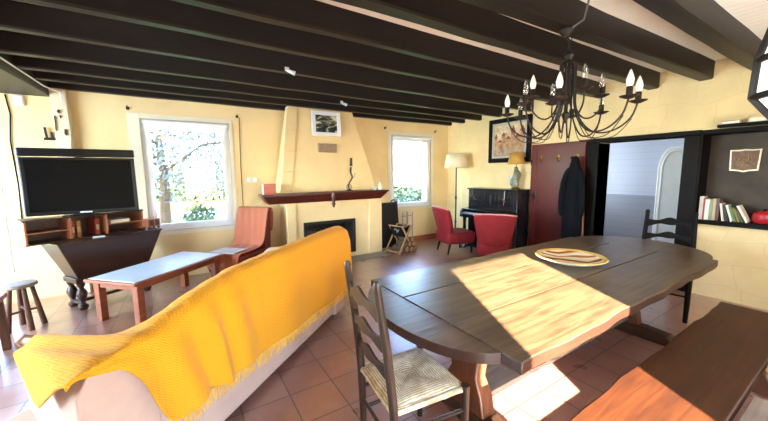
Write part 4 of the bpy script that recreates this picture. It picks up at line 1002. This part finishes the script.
# red cocktail chairs
def red_chair(label, loc, rz):
    t = thing('cocktail_chair', label, 'chair', loc, rz, 'red velvet cocktail chairs')
    secs = []
    for z, hx0, hx1, hy in ((0.19, -0.27, 0.27, 0.25), (0.22, -0.29, 0.29, 0.27), (0.36, -0.29, 0.30, 0.28), (0.40, -0.28, 0.28, 0.265)):
        secs.append([(hx0, -hy*0.8, z), (hx0+0.06, -hy*0.95, z), (0.1, -hy, z), (hx1-0.05, -hy*0.97, z), (hx1, -hy*0.75, z), (hx1, hy*0.75, z), (hx1-0.05, hy*0.97, z), (0.1, hy, z), (hx0+0.06, hy*0.95, z), (hx0, hy*0.8, z)])
    MB().loft(secs).build('seat', MT['redvelvet'], t, sub=1, bevel=0.01)
    secs = []                                      # curved back, flaring towards the top
    for z, r, th in ((0.30, 0.24, 0.09), (0.42, 0.25, 0.09), (0.6, 0.28, 0.085), (0.75, 0.305, 0.075), (0.84, 0.315, 0.06), (0.865, 0.31, 0.035)):
        ring = []; tilt = -(z-0.3)*0.22
        for a in [-1.25+2.5*j/12 for j in range(13)]: ring.append((-0.20+tilt-0.12*math.cos(a)*1.0+0.03-0.0, r*math.sin(a)/math.sin(1.25), z-0.03*abs(math.sin(a))**3))
        for a in [1.25-2.5*j/12 for j in range(13)]: ring.append((-0.20+tilt-0.12*math.cos(a)+0.03+th, (r-0.02)*math.sin(a)/math.sin(1.25), z-0.03*abs(math.sin(a))**3))
        secs.append(ring)
    MB().loft(secs).build('backrest', MT['redvelvet'], t, sub=1)
    rim = [(-0.20-0.545*0.22-0.12*math.cos(a)+0.045, 0.312*math.sin(a)/math.sin(1.25), 0.862-0.03*abs(math.sin(a))**3) for a in [-1.25+2.5*j/12 for j in range(13)]]
    MB().tube(rim, 0.012, 8).build('piping', plain('pale_pink_piping', '#c98480', 0.7), t)
    for sx, sp in ((-0.21, 1.25), (0.22, 1.05)):
        for sy in (-0.19, 0.19): MB().tube([(sx, sy, 0.21), (sx*sp, sy*1.08, 0)], [0.024, 0.014], 10).build('leg', MT['black'], t)
    return t
red_chair('red velvet cocktail chair seen from the side, beside the floor lamp', (4.30, 4.32, 0), math.radians(-14))
red_chair('red velvet cocktail chair seen from behind, in front of the piano', (4.20, 3.34, 0), math.radians(37))

# fire screen and log basket
t = thing('fire_screen', 'black metal fire screen with curved top handle, right of the fireplace', 'fire screen', (3.42, 5.30, 0)); t.rotation_euler = (math.radians(-6), 0, 0)
MB().box(-0.28, 0.28, -0.012, 0.012, 0.02, 0.89).build('panel', MT['soot'], t, bevel=0.004)
b = MB(); wall_panel(-0.29, 0.29, 0.0, 0.90, [(-0.265, 0.265, 0.03, 0.875)], lambda p, q, r, u: b.box(p, q, -0.018, 0.018, r, u)); b.build('frame', MT['iron'], t, bevel=0.004)
MB().tube([(0.12, -0.02, 0.86), (0.13, -0.03, 0.93), (0.19, -0.03, 0.95), (0.25, -0.03, 0.9), (0.27, -0.03, 0.7)], 0.012, 8).build('handle', MT['iron'], t)
t = thing('log_holder', 'wooden folding log holder with crossed legs beside the fireplace', 'log holder', (3.45, 4.92, 0), 0.25)
for y in (-0.17, 0.17):
    MB().bar((-0.22, y, 0.0), (0.12, y, 0.50), 0.022, 0.03).build('leg', MT['logend'], t, bevel=0.003); MB().bar((0.22, y*0.93, 0.0), (-0.12, y*0.93, 0.50), 0.022, 0.03).build('leg', MT['logend'], t, bevel=0.003)
for x, z in ((-0.12, 0.5), (0.12, 0.5), (-0.2, 0.03), (0.2, 0.03)): MB().tube([(x, -0.18, z), (x, 0.18, z)], 0.011, 8).build('rail', MT['logend'], t)
rows = []
for j in range(9):
    s = j/8; x = -0.12+0.24*s; z = 0.5-0.22*math.sin(PI*s)
    rows.append([(x, -0.15+0.3*k/4, z) for k in range(5)])
MB().grid(rows).build('sling', MT['coat'], t, solid=0.006)
for i, (x, y, z, r, a) in enumerate(((3.42, 4.86, 0.07, 0.055, 0.3), (3.56, 4.87, 0.06, 0.05, 0.1), (3.68, 4.92, 0.055, 0.05, 0.2), (3.5, 4.87, 0.155, 0.045, 0.25), (3.62, 4.89, 0.15, 0.045, 0.15), (3.56, 4.88, 0.235, 0.04, 0.3))):
    lab = ['lowest left log under the log holder', 'middle log on the floor under the log holder', 'rightmost log on the floor under the log holder', 'left log of the second layer of firewood', 'right log of the second layer of firewood', 'topmost log of the firewood pile under the holder'][i]
    g = thing('firewood_log', 'split brown '+lab, 'log', (x, y, z), a+PI/2, 'firewood logs')
    ring = [(1+random.uniform(-0.12, 0.12)) for _ in range(10)]
    MB().loft([[(xx, r*q*math.cos(2*PI*j/10), r*q*math.sin(2*PI*j/10)) for j, q in enumerate(ring)] for xx in (-0.15, 0, 0.15)]).build('bark', MT['bark'], g)
    MB().loft([[(xx, r*0.9*q*math.cos(2*PI*j/10), r*0.9*q*math.sin(2*PI*j/10)) for j, q in enumerate(ring)] for xx in (-0.156, 0.156)]).build('log_core', MT['logend'], g)
for i, (a, L, lab) in enumerate(((0.5, 0.3, 'lowest of three pale sticks in the log holder sling'), (0.9, 0.34, 'middle of three pale sticks in the log holder sling'), (0.2, 0.28, 'flattest of three pale sticks in the log holder sling'))):
    c, s = math.cos(a), math.sin(a)
    tag(MB().tube([(3.45-L/2*c, 4.84+i*0.03, 0.45-L/4*s), (3.45+L/2*c, 4.86+i*0.03, 0.45+L/4*s)], [0.018, 0.014], 8).build('kindling_stick', MT['oldwood']), lab, 'stick', 'kindling sticks')
t = thing('fire_tool_stand', 'grey metal fireplace tool stand behind the log holder', 'fire tools', (3.80, 5.18, 0))
MB().lathe([(0.09, 0), (0.09, 0.015), (0.02, 0.03)], n=20).build('base', MT['steel'], t); MB().tube([(0, 0, 0.02), (0, 0, 0.72)], 0.01, 8).build('pole', MT['steel'], t)
b = MB().tube([(-0.13, 0, 0.62), (0.13, 0, 0.62)], 0.008, 8); b.build('cross_bar', MT['steel'], t)
for x, m in ((-0.12, 'poker'), (0.0, 'tongs'), (0.12, 'shovel')): MB().tube([(x, -0.03, 0.7), (x, -0.03, 0.12)], [0.012, 0.009], 8).build(m, MT['steel'], t)

# ------------------------------------------------------------------ chandelier and lantern
CX, CY = 2.42, 1.33
t = thing('chandelier', 'black wrought iron chandelier with candle bulbs, hung above the table', 'chandelier', (CX, CY, 0))
b = MB().lathe([(0.045, 2.52), (0.05, 2.50), (0.03, 2.47), (0.015, 2.455)], (0, 0.03, 0), 16); b.build('canopy', MT['iron'], t)
b = MB().tube([(0, 0.03, 2.46), (0.005, 0.0, 2.42), (0, -0.01, 2.36)], 0.007, 8)
for k in range(3):
    z = 2.43-k*0.035; b.tube([(0.014*math.cos(a)*(k % 2), 0.014*math.cos(a)*(1-k % 2), z+0.022*math.sin(a)) for a in [i*2*PI/10 for i in range(11)]], 0.0035, 6, cap=False)
b.build('chain', MT['iron'], t)
MB().lathe([(0.0, 2.36), (0.02, 2.345), (0.035, 2.32), (0.02, 2.29), (0.045, 2.27), (0.055, 2.255), (0.02, 2.24), (0.012, 2.2), (0.012, 1.93), (0.03, 1.91), (0.012, 1.86), (0.0, 1.84)], n=16).build('stem', MT['iron'], t)
MB().tube([(0.02, -0.11, 2.70), (0.01, -0.10, 2.60), (0.0, -0.09, 2.53), (0.0, 0.0, 2.50)], 0.007, 6).build('flex', MT['steel'], t)
NA = 12
for k in range(NA):
    a = 2*PI*k/NA+0.40; outer = k % 3 != 1
    R1 = 0.415 if outer else 0.24; zc = 1.945 if outer else 2.03
    c, s = math.cos(a), math.sin(a)
    if outer: rz_ = [(0.05, 2.26), (0.055, 2.1), (0.06, 1.97), (0.09, 1.87), (0.15, 1.79), (0.22, 1.76), (0.31, 1.78), (0.385, 1.85), (R1, zc)]
    else: rz_ = [(0.04, 2.26), (0.045, 2.15), (0.05, 2.03), (0.08, 1.93), (0.13, 1.88), (0.19, 1.89), (0.24, 1.95), (R1, zc)]
    ar = MB().tube(spline([(r*c, r*s, z) for r, z in rz_]), 0.0058, 8)
    if outer: ar.tube(spline([(0.06*c, 0.06*s, 1.93)]+[(r*c, r*s, z-0.04) for r, z in rz_[4:7]]+[(0.39*c, 0.39*s, 1.84)]), 0.003, 6)
    o = ar.build('arm', MT['iron'], t, smooth=80)
    p = (R1*c, R1*s, zc)
    MB().lathe([(0.0, -0.012), (0.02, -0.008), (0.05, 0.006), (0.052, 0.010), (0.02, 0.004), (0.0, 0.004)], p, 18).build('drip_pan', MT['iron'], o)
    MB().lathe([(0.018, 0.0), (0.018, 0.06), (0.014, 0.065)], p, 12).build('candle_sleeve', MT['iron'], o)
    MB().lathe([(0.012, 0.062), (0.02, 0.085), (0.022, 0.105), (0.014, 0.135), (0.005, 0.16), (0.0, 0.168)], p, 14).build('bulb', MT['bulbwhite'] if k % 3 == 0 or k in (4, 8) else MT['bulbclear'], o)
t = thing('lantern', 'black framed six-sided lantern with white glass at the upper right edge', 'lantern', (2.10, 0.236, 0))
prof = [(0.05, 1.70), (0.12, 1.80), (0.115, 1.95), (0.085, 2.08), (0.03, 2.13)]
ang = [2*PI*k/6+0.70 for k in range(6)]
MB().lathe([(r*0.97, z) for r, z in prof], n=6).build('glass_panes', MT['opal'], t, smooth=0).rotation_euler = (0, 0, 0.70)
b = MB()
for a in ang: b.tube([(r*math.cos(a), r*math.sin(a), z) for r, z in prof], 0.017, 6)
for r, z in prof[:4]:
    for a, c in zip(ang, ang[1:]+ang[:1]): b.tube([(r*math.cos(a), r*math.sin(a), z), (r*math.cos(c), r*math.sin(c), z)], 0.015, 6)
b.build('frame', MT['iron'], t)
MB().lathe([(0.05, 2.11), (0.03, 2.16), (0.012, 2.18), (0.01, 2.53)], n=10).build('hanging_rod', MT['iron'], t)

# ------------------------------------------------------------------ outside
b = MB().box(-25, 40, YB+0.3, 60, -0.35, -0.25); b.build('lawn', MT['grass'])['kind'] = 'structure'
b = MB().box(-25, 40, 15.0, 17.5, -0.25, -0.235); b.build('gravel_path', MT['gravel'])['kind'] = 'structure'
def tree(name, label, x, y, h, cr, nleaf, cz, m, ls=0.16, trunk=True, flat=1.0, group=None):
    t = thing(name, label, 'tree' if trunk else 'hedge', (x, y, -0.25), group=group); rnd = random.Random(int(x*100+y))
    if trunk:
        b = MB().tube([(0, 0, 0), (0.08, 0, h*0.3), (0.0, 0.1, h*0.6), (0.1, 0, h*0.9)], [0.16, 0.12, 0.08, 0.03], 8)
        for k in range(12):
            a = rnd.uniform(0, 2*PI); z = rnd.uniform(0.3, 0.75)*h; L = cr*rnd.uniform(0.6, 1.0)
            b.tube([(0.03, 0, z), (L*0.5*math.cos(a), L*0.5*math.sin(a), z+L*0.3), (L*math.cos(a), L*math.sin(a), z+L*0.35)], [0.05, 0.03, 0.01], 6)
        b.build('trunk', MT['bark'], t)
    b = MB()
    for k in range(nleaf):
        while True:
            p = Vector((rnd.uniform(-1, 1), rnd.uniform(-1, 1), rnd.uniform(-1, 1)))
            if 0.25 < p.length < 1: break
        c = Vector((p.x*cr, p.y*cr*flat, cz+p.z*(h-cz)))
        if c.z < 0.05: c.z = 0.05
        d = Vector((rnd.uniform(-1, 1), rnd.uniform(-1, 1), rnd.uniform(-1, 1))).normalized(); e = d.orthogonal().normalized(); g = d.cross(e)
        q = ls*rnd.uniform(0.6, 1.2)
        b.face([b.bm.verts.new(c+e*q), b.bm.verts.new(c+g*q*0.5), b.bm.verts.new(c-e*q), b.bm.verts.new(c-g*q*0.5)])
    b.build('foliage', m, t, smooth=0)
tree('leafy_tree', 'pale leafy tree filling the top of the lawn window', -0.5, 11.5, 5.2, 3.0, 6500, 3.0, MT['leaf'], 0.085)
tree('leafy_tree', 'second pale tree at the right in the lawn window', 3.2, 16.5, 6.0, 2.6, 3500, 3.2, MT['leaf'], 0.1)
tree('leafy_tree', 'far pale tree at the left in the lawn window', -6.0, 19.5, 6.5, 3.2, 2000, 3.4, MT['leaf'], 0.2)
tree('hedge', 'long clipped green hedge across the back of the lawn', 0, 24.0, 1.9, 16.0, 5000, 0.9, MT['leaf2'], 0.25, False, 0.06)
tree('garden_bush', 'small dark bush standing on the lawn outside', 0.45, 13.0, 0.75, 0.5, 400, 0.35, MT['leaf2'], 0.08, False)
tree('hedge', 'low clipped hedge outside the narrow window', 9.0, 14.5, 1.0, 4.0, 1500, 0.4, MT['leaf2'], 0.15, False, 0.12)
